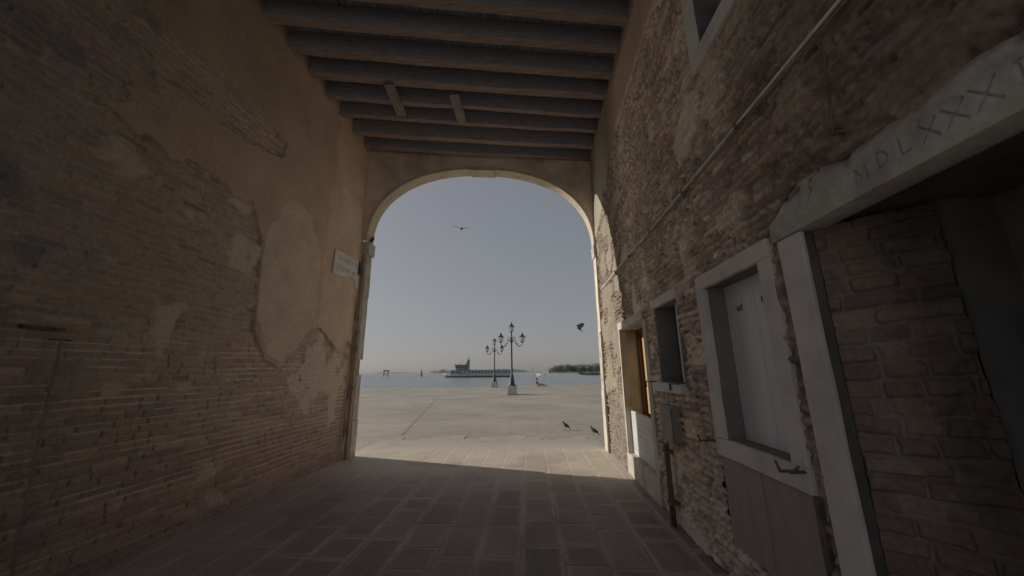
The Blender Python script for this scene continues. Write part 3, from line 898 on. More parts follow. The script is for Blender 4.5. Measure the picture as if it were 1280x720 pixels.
    b.inputs['Roughness'].default_value = .7; b.inputs['Specular IOR Level'].default_value = .25
    bp = nt.nodes.new('ShaderNodeBump'); bp.inputs['Strength'].default_value = .25; bp.inputs['Distance'].default_value = .01
    L.new(n2.outputs['Fac'], bp.inputs['Height']); L.new(bp.outputs['Normal'], b.inputs['Normal'])
    qy = lambda x: 38.2 + .285 * (x - 0)
    def strip(name, y0f, y1f, z0, z1, mt, x0=-110, x1=110):
        mb = MB()
        n = 24
        for i in range(n):
            xa, xb = x0 + (x1 - x0) * i / n, x0 + (x1 - x0) * (i + 1) / n
            mb.add([(xa, y0f(xa), z0), (xb, y0f(xb), z0), (xb, y1f(xb), z1), (xa, y1f(xa), z1)], [(0, 1, 2, 3)])
        return tag(mb.build(name, mt), kind='structure')
    strip('square', lambda x: min(7.0, qy(x) - 6), lambda x: qy(x) - 1.2, -.011, -.011, m)
    MBq = MB()
    n = 60
    rg = random.Random(2)
    for i in range(n):                                 # kerb stones along the quay edge
        xa = -50 + 100 * i / n; xb = xa + 100 / n - .015
        B = [(xa, qy(xa) - 1.195, -1.7), (xb, qy(xb) - 1.195, -1.7), (xb, qy(xb), -1.7), (xa, qy(xa), -1.7)]
        dz = rg.uniform(-.01, .012)
        MBq.hexa(B, [(x, y, dz) for x, y, z in B])
    tag(MBq.build('quay_edge', mat('quay_stone', (.42, .385, .31), .8, var=.22, vscale=1.2, bump=.2, bscale=20)), kind='structure')
    tag(MB().add([(-40, -40, -.016), (40, -40, -.016), (40, 7.0, -.016), (-40, 7.0, -.016)], [(0, 1, 2, 3)]).build('fill_bounce_ground', mat('pale_bounce', (.5, .48, .45), .8, var=.15, vscale=1.5)), kind='structure')  # unseen ground behind the camera, made pale to bounce light inside
    # worn drain line crossing the square from the left pier, flush strip
    d = Vector((-2.076, 10.48, 0)).normalized(); nn = Vector((d.y, -d.x, 0)) * .035
    mb = MB()
    for k in range(26):
        a = Vector((-3.2, 8.95, -.006)) + d * (.52 * k); e = a + d * .5
        mb.add([a - nn, a + nn, e + nn, e - nn], [(0, 1, 2, 3)])
    tag(mb.build('drain_line', mat('drain_joint', (.325, .29, .245), .9, var=.4, vscale=5, bump=.2)), kind='structure')


def sea():
    m, nt, b, L = nodes_of('lagoon_water')
    b.inputs['Base Color'].default_value = (.33, .375, .405, 1)
    b.inputs['Roughness'].default_value = .22
    b.inputs['IOR'].default_value = 1.33
    tc = nt.nodes.new('ShaderNodeTexCoord')
    outs = []
    for s, st in (((.5, 1.1, 1), .9), ((.12, .3, 1), 1.0)):
        mp = nt.nodes.new('ShaderNodeMapping'); mp.inputs['Scale'].default_value = s
        L.new(tc.outputs['Object'], mp.inputs['Vector'])
        n = nt.nodes.new('ShaderNodeTexNoise'); n.inputs['Scale'].default_value = 1.0
        n.inputs['Detail'].default_value = 5; n.inputs['Roughness'].default_value = .6
        L.new(mp.outputs['Vector'], n.inputs['Vector']); outs.append(n.outputs['Fac'])
    ad = nt.nodes.new('ShaderNodeMath'); ad.operation = 'ADD'
    L.new(outs[0], ad.inputs[0]); L.new(outs[1], ad.inputs[1])
    bp = nt.nodes.new('ShaderNodeBump'); bp.inputs['Strength'].default_value = 1.0; bp.inputs['Distance'].default_value = 1.4
    L.new(ad.outputs['Value'], bp.inputs['Height']); L.new(bp.outputs['Normal'], b.inputs['Normal'])
    mb = MB().add([(-6000, 10, -1.1), (6000, 10, -1.1), (6000, 9000, -1.1), (-6000, 9000, -1.1)], [(0, 1, 2, 3)])
    tag(mb.build('sea', m), kind='structure')


def islands():
    hz = mat('hazy_island', (.46, .455, .43), .95, var=.12, vscale=.02, bump=0)  # distance haze mixed into the colour
    rg = random.Random(11)
    def ridge(name, pts, y, depth):
        mb = MB()
        n = 90
        xs = [pts[0][0] + (pts[-1][0] - pts[0][0]) * i / n for i in range(n + 1)]
        hs = np.interp(xs, [p[0] for p in pts], [p[1] for p in pts])
        vs, fs = [], []
        for x, hh in zip(xs, hs):
            hh = hh * (1 + rg.uniform(-.09, .09)) + rg.uniform(-.4, .4)
            vs += [(x, y, -1.3), (x, y + 8, max(hh * .8, -.9)), (x, y + depth * .5, max(hh, -.8)), (x, y + depth, -1.3)]
        for i in range(n):
            for j in range(3):
                a = i * 4 + j
                fs.append((a, a + 4, a + 5, a + 1))
        mb.add(vs, fs)
        return tag(mb.build(name, hz, None, smooth=True), kind='structure')
    ridge('island', [(-445, 3), (-436, 10), (-403, 15.5), (-300, 12), (-255, 9), (-220, 11.5), (-180, 14.3), (-137, 17), (-100, 16.7), (-60, 13), (-21, 7), (20, 5), (58, 4), (100, 4), (180, 4)], 1500, 120)
    ridge('island', [(-700, 2), (-656, 6.4), (-570, 6.2), (-500, 3.5), (-440, 3)], 1500, 120)
    # wooded island on the right: a low bank and one mass of trees
    mb = MB(); n = 40; vs, fs = [], []
    for i in range(n + 1):
        x = 28 + 132 * i / n
        vs += [(x, 596, -1.3), (x, 600, 1.2 + rg.uniform(-.2, .2)), (x, 640, 1.6), (x, 646, -1.3)]
    for i in range(n):
        for j in range(3):
            a = i * 4 + j; fs.append((a, a + 4, a + 5, a + 1))
    tag(mb.add(vs, fs).build('island_bank', mat('island_ground', (.2, .19, .16), .95, var=.2, vscale=.1, bump=0)), kind='structure')
    V, F = [], []
    nr = np.random.RandomState(3)
    for k in range(90):
        x = 31 + 128 * (k + nr.uniform(-.4, .4)) / 90
        hgt = np.interp(x, [30, 35, 40, 52, 70, 90, 107, 160], [7, 9.5, 12, 13.6, 12.8, 13.2, 14.8, 15]) * nr.uniform(.9, 1.03)
        y = nr.uniform(602, 634); r = nr.uniform(4.2, 6.2)
        # trunk
        for j in range(5):
            a0, a1 = 2 * math.pi * j / 5, 2 * math.pi * (j + 1) / 5
            o = len(V)
            V += [(x + .3 * math.cos(a0), y + .3 * math.sin(a0), 1), (x + .3 * math.cos(a1), y + .3 * math.sin(a1), 1), (x + .15 * math.cos(a1), y + .15 * math.sin(a1), hgt * .7), (x + .15 * math.cos(a0), y + .15 * math.sin(a0), hgt * .7)]
            F.append((o, o + 1, o + 2, o + 3))
        nl = 330
        cl = nr.normal(0, 1, (16, 3)); cl /= np.linalg.norm(cl, axis=1)[:, None]
        for j in range(nl):
            c = cl[nr.randint(16)] * nr.uniform(.3, .85)
            p = c + nr.normal(0, .23, 3)
            px, py, pz = x + p[0] * r, y + p[1] * r, hgt * .5 + p[2] * hgt * .52
            if pz > hgt or pz < .8: continue
            s = nr.uniform(.35, .8)
            a = nr.normal(0, 1, 3); a /= np.linalg.norm(a); bb = np.cross(a, nr.normal(0, 1, 3)); bb /= np.linalg.norm(bb)
            q = np.array([px, py, pz]); o = len(V)
            V += [tuple(q - a * s), tuple(q + bb * s * .7), tuple(q + a * s), tuple(q - bb * s * .7)]
            F.append((o, o + 1, o + 2, o + 3))
    me = bpy.data.meshes.new('island_wood'); me.from_pydata(V, [], F)
    me.materials.append(mat('hazy_foliage', (.31, .315, .29), .9, var=.4, vscale=.15, bump=0))  # leaf colour greyed and lightened for distance haze
    tag(link('island_wood', me), 'low dark green wood on the island at the right of the horizon', 'wood', kind='stuff')


# ================================================================== WALL FITTINGS
def plaque():
    root = thing('stone_plaque', 'pale street name plaque with a broken lower edge on the left wall', 'sign', (XL + .036, 6.04, 3.3))
    out = [(-.5, -.2), (-.06, -.185), (0.02, -.12), (.1, -.10), (.19, -.12), (.27, -.21), (.31, -.27), (.40, -.29), (.455, -.2), (.46, .27), (-.48, .225)]
    B = [(0, y, z) for y, z in out]; T = [(.022, y, z) for y, z in out]
    MB().hexa(B, T).build('slab', M['plaque'], root, bevel=.003)
    rg = random.Random(4)
    def line(z0, z1, ya, yb, n, name):
        mb = MB()
        for i in range(n):
            yc = ya + (yb - ya) * (i + .5) / n
            zc = z0 + (z1 - z0) * (i + .5) / n
            hh = .042; w = (yb - ya) / n * .33
            kind = rg.choice('IEHOCT')
            t = .008
            def s(y0, y1, za, zb): mb.box(.0225, .0242, y0, y1, za, zb)
            # facing +X the reader's right is +Y
            if kind in 'IEHC': s(yc - w, yc - w + t, zc - hh, zc + hh)
            if kind in 'HO': s(yc + w - t, yc + w, zc - hh, zc + hh)
            if kind == 'O':
                s(yc - w, yc - w + t, zc - hh, zc + hh)
            if kind in 'EOCT': s(yc - w + t, yc + w - t, zc + hh - .008, zc + hh)
            if kind in 'EOC': s(yc - w + t, yc + w - t, zc - hh, zc - hh + .008)
            if kind == 'H': s(yc - w + t, yc + w - t, zc - .004, zc + .004)
            if kind == 'T': s(yc - t / 2, yc + t / 2, zc - hh, zc + hh - .008)
        mb.build(name, M['ink'], root)
    line(.12, .14, -.41, .37, 13, 'lettering')
    line(-.05, -.03, -.42, .38, 12, 'lettering')
    o = MB().box(XL + .03, XL + .09, 6.36, 6.43, 3.3, 3.56).box(XL + .09, XL + .105, 6.375, 6.415, 3.34, 3.4).build('iron_plate', M['rust'], None, bevel=.006)
    tag(o, 'small rusty iron plate fixed in the corner beside the pale plaque', 'bracket')


def fittings():
    # long conduit on the right wall
    t = thing('conduit', 'pale thin conduit running level along the right brick wall to the arch', 'conduit', (XR - .03, 1, 2.975))
    pts = [(0, y, .004 * math.sin(y * 2.1) + (.012 if y > 3 else 0)) for y in [YB + .05 + .34 * i for i in range(21)]]
    MB().tube(pts, .0085, 8).build('pipe', M['conduit'], t, smooth=True)
    MB().tube([(x + .012, y, z - .019) for x, y, z in pts[:-1]], .005, 6).build('cable', M['box'], t, smooth=True)
    for y in (-.6, .15, 1.05, 1.9, 2.8, 3.7, 4.5):
        MB().box(-.014, .04, y - .012, y + .012, -.018, .02).build('clip', M['conduit_dim'], t)
    # short iron rod high by the portal
    o = MB().tube([(XR - .03, 1.385, 2.83), (XR - .032, 1.41, 2.64), (XR - .03, 1.436, 2.45)], .006, 6).tube([(XR + .02, 1.436, 2.455), (XR - .04, 1.436, 2.455)], .008, 6).build('iron_rod', M['rust'], None)
    tag(o, 'thin rusty iron rod hanging on the bricks above the portal', 'rod')
    # utility box and rusty pipe below the small window
    t = thing('utility_box', 'grey utility box on the bricks under the small window', 'utility box', (XR - .03, 3.74, .93))
    MB().box(-.035, .04, -.13, .17, -.17, .18).build('body', M['box'], t, bevel=.006)
    MB().box(-.045, -.036, -.11, .15, -.15, .16).build('cover', M['box'], t, bevel=.004)
    t = thing('drain_pipe', 'short rusty vertical pipe with a bracket at the foot of the right wall', 'pipe', (XR - .055, 3.9, 0))
    MB().tube([(0, 0, 0), (0, 0, .3), (.002, 0, .72), (.05, 0, .78)], .026, 10).build('pipe', M['rust'], t, smooth=True)
    for z in (.66, .2): MB().box(-.03, .09, -.045, .045, z - .016, z + .016).build('bracket', M['rust'], t, bevel=.004)
    MB().tube([(-.02, -.12, .74), (-.02, .12, .74)], .012, 6).build('crossbar', M['rust'], t)
    # left wall conduit
    t = thing('conduit', 'thin grey conduit rising from the ground under an iron bracket on the left wall', 'conduit', (XL + .05, 2.37, 0))
    MB().tube([(0, .05, 0), (0, .035, .3), (0, -.005, .9), (0, -.04, 1.72)], .008, 8).build('pipe', M['conduit_dim'], t, smooth=True)
    MB().tube([(-.01, .02, 1.70), (-.01, -.1, 1.70)], .006, 6).box(-.06, -.015, -.24, -.02, 1.765, 1.785).build('bracket', M['iron'], t)
    # flood barrier in the doorway
    t = thing('flood_barrier', 'ribbed pale metal flood barrier slotted across the doorway', 'flood barrier', (XR + .075, 5.037, .29))
    mb = MB(); z = 0
    for i in range(8):
        mb.box(-.012, .02, -.58, .58, .073 * i, .073 * i + .069)
        mb.box(-.006, .018, -.58, .58, .073 * i + .069, .073 * i + .073)
    mb.build('panel', M['barrier'], t)
    for y in (-.3, -.24): MB().lathe([(.012, 0), (.014, .03), (.009, .045)], 8, (0.004, y, .585)).build('clamp_knob', M['iron'], t)


# ================================================================== LAMPS
def lantern(parent, x, z, s=1.0):
    """six-sided lantern: thing's part with glass, cap and finial"""
    body = MB().lathe([(.05 * s, -.06 * s), (.07 * s, -.02 * s), (.125 * s, 0), (.13 * s, .03 * s)], 6, (x, 0, z))
    for k in range(6):
        a = math.pi / 3 * k
        body.tube([(x + .125 * s * math.cos(a), .125 * s * math.sin(a), z + .03 * s), (x + .19 * s * math.cos(a), .19 * s * math.sin(a), z + .36 * s)], .011 * s, 5)
    o = body.build('lantern', M['lamp_iron'], parent)
    MB().lathe([(.115 * s, .032 * s), (.18 * s, .355 * s)], 6, (x, 0, z)).build('lantern_glass', M['lantern_glass'], o)
    MB().lathe([(.24 * s, .36 * s), (.235 * s, .385 * s), (.15 * s, .45 * s), (.10 * s, .49 * s), (.085 * s, .53 * s), (.11 * s, .545 * s), (.05 * s, .59 * s), (.02 * s, .62 * s), (.035 * s, .65 * s), (.008 * s, .70 * s)], 6, (x, 0, z)).build('lantern_cap', M['lamp_iron'], o)
    return o


def lamps():
    t = thing('street_lamp', 'nearer cast iron lamp post with three lanterns on a pale stone base', 'street lamp', (-1.42, 24.2, -.006), R(3), 'iron lamp posts on the waterfront square')
    MB().hexa([(-.34, -.34, 0), (.34, -.34, 0), (.34, .34, 0), (-.34, .34, 0)], [(-.29, -.29, .55), (.29, -.29, .55), (.29, .29, .55), (-.29, .29, .55)]).build('pedestal', M['stone_white'], t, bevel=.05, rough=.004)
    MB().lathe([(.24, .55), (.245, .62), (.19, .68), (.16, .86), (.15, .95), (.115, 1.1), (.10, 1.2), (.085, 1.25), (.065, 1.3), (.058, 2.4), (.05, 3.35), (.075, 3.38), (.085, 3.45), (.06, 3.52), (.085, 3.62), (.085, 3.66), (.05, 3.74), (.042, 4.02), (.06, 4.05), (.05, 4.08)], 14).build('post', M['lamp_iron'], t, smooth=True)
    for s in (-1, 1):
        pts = [(s * .04, 0, 3.62), (s * .11, 0, 3.75), (s * .2, 0, 3.78), (s * .26, 0, 3.7), (s * .25, 0, 3.62), (s * .20, 0, 3.64)]
        arm = MB().tube(pts, .02, 6)
        arm.tube([(s * .06, 0, 3.42), (s * .17, 0, 3.6), (s * .27, 0, 3.5), (s * .30, 0, 3.34), (s * .38, 0, 3.2), (s * .52, 0, 3.13), (s * .66, 0, 3.17), (s * .73, 0, 3.26), (s * .73, 0, 3.36)], [.028, .028, .028, .028, .028, .028, .026, .024, .022], 7)
        arm.tube([(s * .3, 0, 3.33), (s * .42, 0, 3.32), (s * .46, 0, 3.26), (s * .42, 0, 3.22)], .016, 5)
        a = arm.build('arm', M['lamp_iron'], t, smooth=True)
        lantern(t, s * .73, 3.42, .95)
    lantern(t, 0, 4.13, .95)
    dup(t, (-3.78, 35.4, -.006), R(-2), 'farther cast iron lamp post with three lanterns standing near the quay edge')


# ================================================================== BOATS
def ferry():
    t = thing('ferry', 'white passenger ferry with a dark hull and slanted mast crossing the lagoon', 'ferry', (-27.5, 181, -1.1), R(0))
    L = 17.6
    st = [(-L, .35, 1.75), (-L + 1.5, 1.5, 1.55), (-L + 4, 2.6, 1.25), (-L + 8, 3.1, 1.05), (0, 3.2, 1.0), (L - 3, 3.1, 1.0), (L, 2.6, 1.1)]
    def shell(z0f, z1f, inset=0.0, x0=0):
        vs, fs = [], []
        for x, w, top in st:
            zb, zt = z0f(x, top), z1f(x, top)
            k = .85 if zb < .1 else 1
            vs += [(x + (1.2 if zb < .1 and x < -L + 1 else 0), -w * k, zb), (x + (1.2 if zb < .1 and x < -L + 1 else 0), w * k, zb), (x, w, zt), (x, -w, zt)]
        n = len(st)
        for i in range(n - 1):
            for j in range(4):
                a, b = i * 4 + j, i * 4 + (j + 1) % 4
                fs.append((a, b, b + 4, a + 4))
        fs += [(0, 3, 2, 1), (n * 4 - 4, n * 4 - 3, n * 4 - 2, n * 4 - 1)]
        return MB().add(vs, fs)
    shell(lambda x, tp: -.6, lambda x, tp: tp * .72).build('hull', M['hull'], t)
    shell(lambda x, tp: tp * .72 + .01, lambda x, tp: tp + .35).build('bulwark', M['white'], t)
    cab = MB().hexa([(-L + 3.4, -2.3, 1.1), (L - .8, -2.7, 1.1), (L - .8, 2.7, 1.1), (-L + 3.4, 2.3, 1.1)], [(-L + 4.2, -2.25, 3.45), (L - 1.0, -2.6, 3.45), (L - 1.0, 2.6, 3.45), (-L + 4.2, 2.25, 3.45)]).build('cabin', M['white'], t, bevel=.06)
    MB().box(-L + 3.6, L - .4, -2.85, 2.85, 3.46, 3.62).build('roof', M['deckgrey'], t, bevel=.05)
    xs = [-13.0, -11.8, -10.4, -9.2, -6.2] + [-4.0 + 1.63 * i for i in range(13)]
    for i, x in enumerate(xs):
        w = .5 if i != 4 else .35
        if x > -9 and i > 4 and i % 4 == 0: w = .62
        y = -(2.3 + (x + L - 3.4) / 31 * .36) - .012
        MB().box(x - w, x + w, y - .02, y + .06, 2.05, 2.95).build('window', M['winglass'], t)
    MB().box(-8.6, -7.3, -2.53, -2.36, 1.35, 3.1).build('door', M['deckgrey'], t)
    # wheelhouse and the gear above it
    wh = MB().hexa([(-11.0, -1.8, 3.63), (-6.6, -1.8, 3.63), (-6.6, 1.8, 3.63), (-11.0, 1.8, 3.63)], [(-11.5, -1.8, 6.0), (-6.6, -1.8, 6.0), (-6.6, 1.8, 6.0), (-11.5, 1.8, 6.0)]).build('wheelhouse', M['deckgrey'], t)
    MB().box(-11.2, -6.9, -1.84, -1.801, 4.7, 5.6).build('windscreen', M['winglass'], wh)
    MB().box(-12.2, -6.2, -2.1, 2.1, 6.02, 6.3).build('visor', M['deckgrey'], wh)
    MB().tube([(-9.6, 0, 6.3), (-9.6, 0, 7.0), (-8.0, 0, 7.4), (-8.0, 0, 8.1)], .12, 6).build('radar', M['deckgrey'], wh)
    MB().hexa([(-7.4, -.9, 3.63), (-4.6, -.9, 3.63), (-4.6, .9, 3.63), (-7.4, .9, 3.63)], [(-5.4, -.45, 8.8), (-4.3, -.45, 8.8), (-4.3, .45, 8.8), (-5.4, .45, 8.8)]).build('funnel', M['deckgrey'], t, bevel=.05)
    MB().tube([(-5.3, 0, 8.6), (-4.7, 0, 10.6)], .09, 6).tube([(-5.6, 0, 9.1), (-4.4, 0, 9.5)], .05, 6).build('mast', M['lamp_iron'], t)
    rl = MB()
    for x in [-16.4 + .9 * i for i in range(4)]:
        rl.tube([(x, -1.6, 1.9), (x, -1.6, 2.7)], .04, 5)
    rl.tube([(-16.6, -1.5, 2.7), (-13.5, -2.0, 2.6)], .04, 5).build('railing', M['deckgrey'], t)
    MB().hexa([(L - .2, -2.2, 1.4), (L + 1.0, -2, 1.6), (L + 1.0, 2, 1.6), (L - .2, 2.2, 1.4)], [(L - .2, -2.2, 1.5), (L + 1.0, -2, 1.7), (L + 1.0, 2, 1.7), (L - .2, 2.2, 1.5)]).build('stern_deck', M['deckgrey'], t)


def small_boat():
    t = thing('motorboat', 'low dark motorboat with a white wake near the wooded island', 'boat', (33.2, 215, -1.1), R(2))
    st = [(-7.2, .3, 1.95), (-5.5, .9, 1.75), (-2, 1.3, 1.35), (3, 1.4, 1.2), (8, 1.2, 1.2)]
    vs, fs = [], []
    for x, w, top in st: vs += [(x + (1.2 if x < -7 else 0), -w * .6, -.3), (x + (1.2 if x < -7 else 0), w * .6, -.3), (x, w, top), (x, -w, top)]
    for i in range(len(st) - 1):
        for j in range(4):
            a, b = i * 4 + j, i * 4 + (j + 1) % 4
            fs.append((a, b, b + 4, a + 4))
    fs += [(0, 3, 2, 1), (16, 17, 18, 19)]
    MB().add(vs, fs).build('hull', M['hull'], t)
    MB().hexa([(-1.5, -.9, 1.3), (5, -1.0, 1.2), (5, 1.0, 1.2), (-1.5, .9, 1.3)], [(-.6, -.8, 1.8), (4.6, -.9, 1.75), (4.6, .9, 1.75), (-.6, .8, 1.8)]).build('cabin', M['deckgrey'], t, bevel=.05)
    rg = random.Random(8); vs, fs = [], []
    for i in range(49):                                # one ragged strip of foam along the waterline
        x = -7 + 16 * i / 48; a = .12 + .3 * rg.random() * (1 if i % 9 < 5 else .3)
        vs += [(x, -1.0, .05), (x, -1.45, a), (x, -2.1 - rg.random() * .5, .03)]
    for i in range(48):
        for k in range(2):
            a = i * 3 + k; fs.append((a, a + 1, a + 4, a + 3))
    MB().add(vs, fs).build('bow_wave', M['foam'], t, smooth=True)


def markers():
    t = thing('channel_marker', 'wooden channel marker of two posts joined by a crossbar at the left horizon', 'channel marker', (-103.3, 250, -1.1))
    for x in (-1.45, 1.45): MB().tube([(x, 0, -1), (x * .97, 0, 4.6)], .35, 8).build('post', M['pile'], t)
    MB().box(-2.1, 2.1, -.2, .2, 3.7, 4.5).build('crossbar', M['pile'], t)
    o = MB().tube([(0, 0, -1), (0, 0, 3.6), (0, 0, 4.6)], [.45, .42, .2], 8).tube([(-.7, .1, -1), (-.15, .05, 3.4)], .28, 8).tube([(.7, .1, -1), (.15, .05, 3.4)], .28, 8).build('mooring_piles', M['pile'], None)
    o.location = (-78, 250, -1.1)
    tag(o, 'single bundle of mooring piles standing in the water left of the ferry', 'mooring piles')
    o = MB().tube([(0, 0, -1), (0, 0, 4)], [1.2, .8], 8).tube([(0, 0, 4), (0, 0, 20)], [.6, .4], 8).build('beacon', M['conduit_dim'], None)
    o.location = (-2, 1180, -1.1)
    tag(o, 'tiny pale beacon post on the horizon right of the nearer lamp', 'beacon')


# ================================================================== BIRDS AND PERSON
def bird(name, label, loc, rot, s=1.0, wings=None, material='bird_dark', legs=False, group=None, wmat=None):
    """body axis along +X (head end), wings along Y"""
    t = thing(name, label, 'bird', loc, 0, group)
    t.rotation_euler = rot
    mb = MB()
    prof = [(-.155, .002, -.012), (-.13, .018, -.008), (-.09, .04, 0), (-.03, .058, .002), (.03, .06, 0), (.075, .046, .008), (.10, .033, .022), (.12, .031, .032), (.14, .03, .036), (.158, .018, .034), (.166, .004, .032)]
    n = 10; vs, fs = [], []
    for x, r, dz in prof:
        for k in range(n):
            a = 2 * math.pi * k / n
            vs.append((x * s, r * math.cos(a) * s, (dz + r * math.sin(a)) * s))
    for i in range(len(prof) - 1):
        for k in range(n):
            a, b = i * n + k, i * n + (k + 1) % n
            fs.append((a, b, b + n, a + n))
    fs += [tuple(range(n)), tuple(reversed(range((len(prof) - 1) * n, len(prof) * n)))]
    mb.add(vs, fs)
    # tail fan
    mb.hexa([(-.11 * s, -.022 * s, -.012 * s), (-.11 * s, .022 * s, -.012 * s), (-.235 * s, .05 * s, -.026 * s), (-.235 * s, -.05 * s, -.026 * s)],
            [(-.11 * s, -.022 * s, .006 * s), (-.11 * s, .022 * s, .006 * s), (-.235 * s, .05 * s, -.019 * s), (-.235 * s, -.05 * s, -.019 * s)])
    mb.build('body', M[material], t, smooth=True)
    MB().lathe([(.008 * s, 0), (.006 * s, .012 * s), (.001 * s, .028 * s)], 6).build('beak', M['beak'], t).matrix_local = Matrix.Translation((.162 * s, 0, .031 * s)) @ Matrix.Rotation(R(100), 4, 'Y')
    wm = M[wmat or material]
    if wings is None:                       # folded
        for sd in (-1, 1):
            MB().ball((-.035 * s, sd * .05 * s, .012 * s), (.115 * s, .016 * s, .036 * s), 10, 6).build('wing', wm, t, smooth=True)
    else:
        for sd, (a1, a2, span, sweep) in zip((-1, 1), wings):
            # two-joint wing, each section a tapering thin slab
            sec = [(0, 0, .13), (.33, a1, .15), (.62, (a1 + a2) / 2, .125), (.85, a2, .08), (1.0, a2, .02)]
            top, bot = [], []
            y = z = 0.0; pu = 0
            rows = []
            for u, ang, ch in sec:
                du = (u - pu) * span; pu = u
                y += du * math.cos(ang); z += du * math.sin(ang)
                xs_ = -sweep * max(0, u - .35) * span
                rows.append((xs_ + .06 * s + ch * s * .45, xs_ + .02 * s - ch * s * .55, sd * (.04 * s + y), z + .03 * s))
            vs, fs = [], []
            for lx, tx, yy, zz in rows:
                vs += [(lx, yy, zz), (lx, yy, zz - .008 * s), (tx, yy, zz - .012 * s), (tx, yy, zz - .006 * s)]
            for i in range(len(rows) - 1):
                for j in range(4):
                    a, b = i * 4 + j, i * 4 + (j + 1) % 4
                    fs.append((a, b, b + 4, a + 4))
            fs += [(0, 1, 2, 3), (len(vs) - 1, len(vs) - 2, len(vs) - 3, len(vs) - 4)]
            MB().add(vs, fs).build('wing', wm, t)
    if legs:
        inv = t.rotation_euler.to_matrix().inverted()
        for sd in (-1, 1):
            a = Vector((-.0, sd * .022 * s, -.045 * s))
            foot = inv @ (Vector((0, 0, -loc[2] + .004)) + (t.rotation_euler.to_matrix() @ a) * Vector((1, 1, 0)).length / math.sqrt(2) * 0 + Vector(((t.rotation_euler.to_matrix() @ a).x, (t.rotation_euler.to_matrix() @ a).y, 0)))
            mb = MB().tube([a, (a + foot) / 2 + inv @ Vector((.004, 0, 0)), foot], [.009 * s, .006 * s, .005 * s], 5)
            for dv in ((.035, 0), (.028, .02), (.028, -.02), (-.018, 0)):
                fw = t.rotation_euler.to_matrix() @ Vector((1, 0, 0)); fw.z = 0; fw.normalize(); sdv = Vector((-fw.y, fw.x, 0))
                mb.tube([foot, foot + inv @ (fw * dv[0] * s + sdv * dv[1] * s)], .004 * s, 4)
            mb.build('leg', M['beak'], t)
    return t


def birds():
    g = 'pigeons walking on the sunlit square'
    bird('pigeon', 'dark pigeon walking on the sunlit square, the left one of the pair', (.80, 9.66, .11), (0, R(-34), R(168)), .7, None, 'bird_dark', True, g)
    bird('pigeon', 'dark pigeon walking beside the right wall corner, closest to the arch', (1.38, 8.85, .108), (0, R(-32), R(165)), .7, None, 'bird_dark', True, g)
    bird('pigeon', 'grey pigeon flapping in the air beside the right edge of the arch', (2.36, 18, 3.56), (R(12), R(-42), R(172)), 1.15, [(R(62), R(66), .30, .5), (R(70), R(62), .30, .5)], 'bird_dark', wmat='bird_grey')
    bird('gull', 'gull with spread wings gliding high in the sky under the arch', (-3.13, 15, 7.86), (R(4), R(-16), R(98)), 1.0, [(R(14), R(-3), .37, .25), (R(12), R(2), .37, .25)], 'bird_dark')
    bird('pigeon', 'small dark bird perched on the impost at the left foot of the arch', (-3.2, 6.60, 4.095), (0, R(-62), R(60)), .50, None, 'bird_dark', False)
    for i, (x, y, z, lb) in enumerate(((.52, 42, .93, 'white gull flapping low over the quay, the left one of two'), (1.22, 42, .86, 'white gull flapping low over the quay, the right one of two'))):
        bird('gull', lb, (x, y, z), (0, R(-35), R(120 + 50 * i)), 1.3, [(R(55), R(75), .36, .3), (R(60), R(70), .36, .3)], 'bird_white', group='white gulls over the quay')


def person():
    t = thing('person', 'person in a red brown top and pale trousers sitting on the quay edge', 'person', (.45, 37.2, .0))
    def skin(name, verts, edges, rad, m):
        me = bpy.data.meshes.new(name); me.from_pydata(verts, edges, [])
        o = link(name, me, t)
        sk = o.modifiers.new('skin', 'SKIN')
        for i, r in enumerate(rad): me.skin_vertices[0].data[i].radius = (r, r)
        me.skin_vertices[0].data[0].use_root = True
        sb = o.modifiers.new('sub', 'SUBSURF'); sb.levels = 1; sb.render_levels = 1
        me.materials.append(m)
        return o
    # pelvis, spine, neck, head, arms behind, legs stretched out to the right
    v = [(0, 0, .12), (-.06, 0, .3), (-.1, 0, .46), (-.09, 0, .55), (-.07, -.01, .63), (-.06, -.015, .72),
         (-.12, -.17, .47), (-.2, -.21, .26), (-.27, -.2, .06), (-.12, .17, .47), (-.22, .2, .27), (-.3, .2, .06),
         (.05, -.09, .11), (.36, -.12, .26), (.70, -.12, .07), (.80, -.13, .1), (.05, .09, .11), (.42, .1, .12), (.83, .1, .06), (.92, .1, .1)]
    e = [(0, 1), (1, 2), (2, 3), (3, 4), (4, 5), (2, 6), (6, 7), (7, 8), (2, 9), (9, 10), (10, 11), (0, 12), (12, 13), (13, 14), (14, 15), (0, 16), (16, 17), (17, 18), (18, 19)]
    r = [.13, .12, .125, .05, .085, .07, .055, .042, .03, .055, .042, .03, .085, .06, .042, .035, .085, .06, .042, .035]
    skin('body', v, e, r, M['skin'])
    skin('shirt', [(-.005, 0, .16), (-.06, 0, .3), (-.1, 0, .47), (-.12, -.17, .475), (-.18, -.2, .32), (-.12, .17, .475), (-.19, .195, .33)], [(0, 1), (1, 2), (2, 3), (3, 4), (2, 5), (5, 6)], [.145, .14, .14, .07, .058, .07, .058], M['shirt'])
    skin('trousers', [(0, 0, .12), (.05, -.09, .115), (.36, -.12, .262), (.64, -.12, .1), (.05, .09, .115), (.42, .1, .125), (.76, .1, .075)], [(0, 1), (1, 2), (2, 3), (0, 4), (4, 5), (5, 6)], [.145, .1, .075, .055, .1, .075, .055], M['trousers'])
    MB().ball((-.085, 0, .715), (.1, .095, .1), 12, 8).build('hair', M['hair'], t, smooth=True)


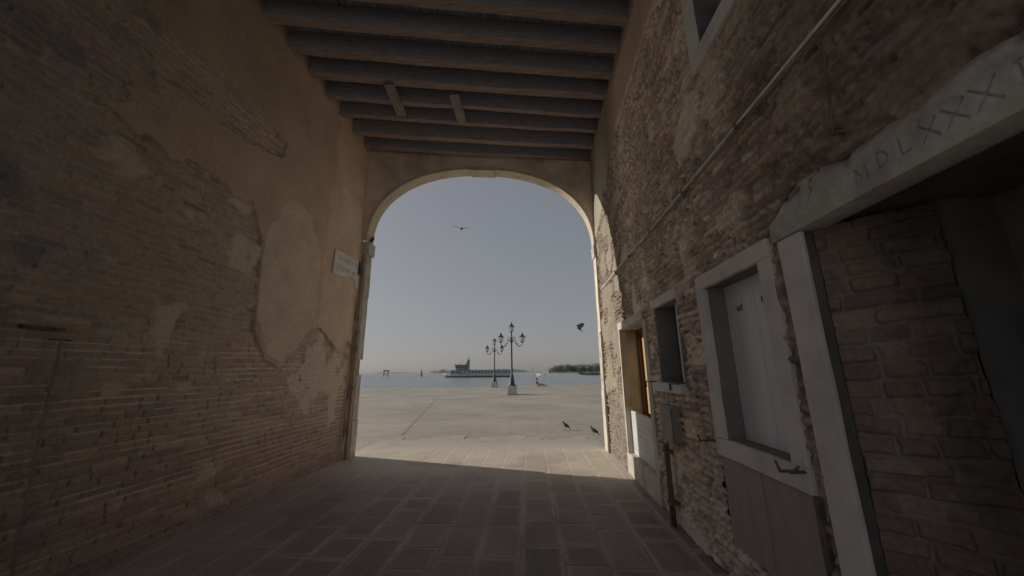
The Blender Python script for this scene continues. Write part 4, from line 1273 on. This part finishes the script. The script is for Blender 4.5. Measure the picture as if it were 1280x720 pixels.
# ================================================================== SKY, SUN, CAMERA
def light_and_camera():
    el = R(22.0); az = math.atan2(-4.57, 1.31)           # direction toward the sun, from +Y toward +X
    w = bpy.data.worlds.new('World'); scene.world = w; w.use_nodes = True
    nt = w.node_tree
    sky = nt.nodes.new('ShaderNodeTexSky'); sky.sky_type = 'NISHITA'; sky.sun_disc = False
    sky.sun_elevation = el; sky.sun_rotation = az % (2 * math.pi)
    sky.altitude = 0; sky.air_density = 1.0; sky.dust_density = 1.2; sky.ozone_density = 1.2
    hs = nt.nodes.new('ShaderNodeHueSaturation'); hs.inputs['Saturation'].default_value = SKY_SAT
    bg = nt.nodes['Background']
    ga = nt.nodes.new('ShaderNodeGamma'); ga.inputs['Gamma'].default_value = .45      # hazy, even sky
    nt.links.new(sky.outputs['Color'], ga.inputs['Color']); nt.links.new(ga.outputs['Color'], hs.inputs['Color']); vm = nt.nodes.new('ShaderNodeVectorMath'); vm.operation = 'MULTIPLY'; vm.inputs[1].default_value = (.99, .965, .99)
    nt.links.new(hs.outputs['Color'], vm.inputs[0]); nt.links.new(vm.outputs['Vector'], bg.inputs['Color'])
    bg.inputs['Strength'].default_value = SKY_STR
    ld = bpy.data.lights.new('sun', 'SUN'); ld.energy = SUN_STR; ld.angle = R(.5); ld.color = (1, .93, .82)
    so = bpy.data.objects.new('sun', ld); COL.objects.link(so)
    v = Vector((math.sin(az) * math.cos(el), math.cos(az) * math.cos(el), math.sin(el)))
    so.rotation_euler = v.to_track_quat('Z', 'Y').to_euler(); so.location = v * 60
    cd = bpy.data.cameras.new('camera'); co = bpy.data.objects.new('camera', cd); COL.objects.link(co)
    cd.sensor_width = 36; cd.lens = 441.66 / 1280 * 36; cd.clip_end = 20000; cd.clip_start = .02
    yaw, pit, rol = -5.57782264e-02, 2.32707726e-01, -1.00581752e-02
    cy, sy, cp, sp = math.cos(yaw), math.sin(yaw), math.cos(pit), math.sin(pit)
    f = Vector((sy * cp, cy * cp, sp)); r = Vector((cy, -sy, 0)); u = r.cross(f)
    r2 = r * math.cos(rol) + u * math.sin(rol); u2 = -r * math.sin(rol) + u * math.cos(rol)
    m = Matrix((r2, u2, -f)).transposed().to_4x4(); m.translation = (0, 0, 1.45)
    co.matrix_world = m
    scene.camera = co
    scene.view_settings.view_transform = 'Standard'; scene.view_settings.look = 'None'
    scene.view_settings.exposure = 0; scene.view_settings.gamma = 1
    scene.cycles.max_bounces = 10; scene.cycles.diffuse_bounces = 8


SKY_STR, SKY_SAT, SUN_STR = 0.15, 0.56, 3.45

left_wall()
building()
arch_wall()
ceiling()
ground()
sea()
islands()
plaque()
fittings()
lamps()
ferry()
small_boat()
markers()
birds()
person()
light_and_camera()
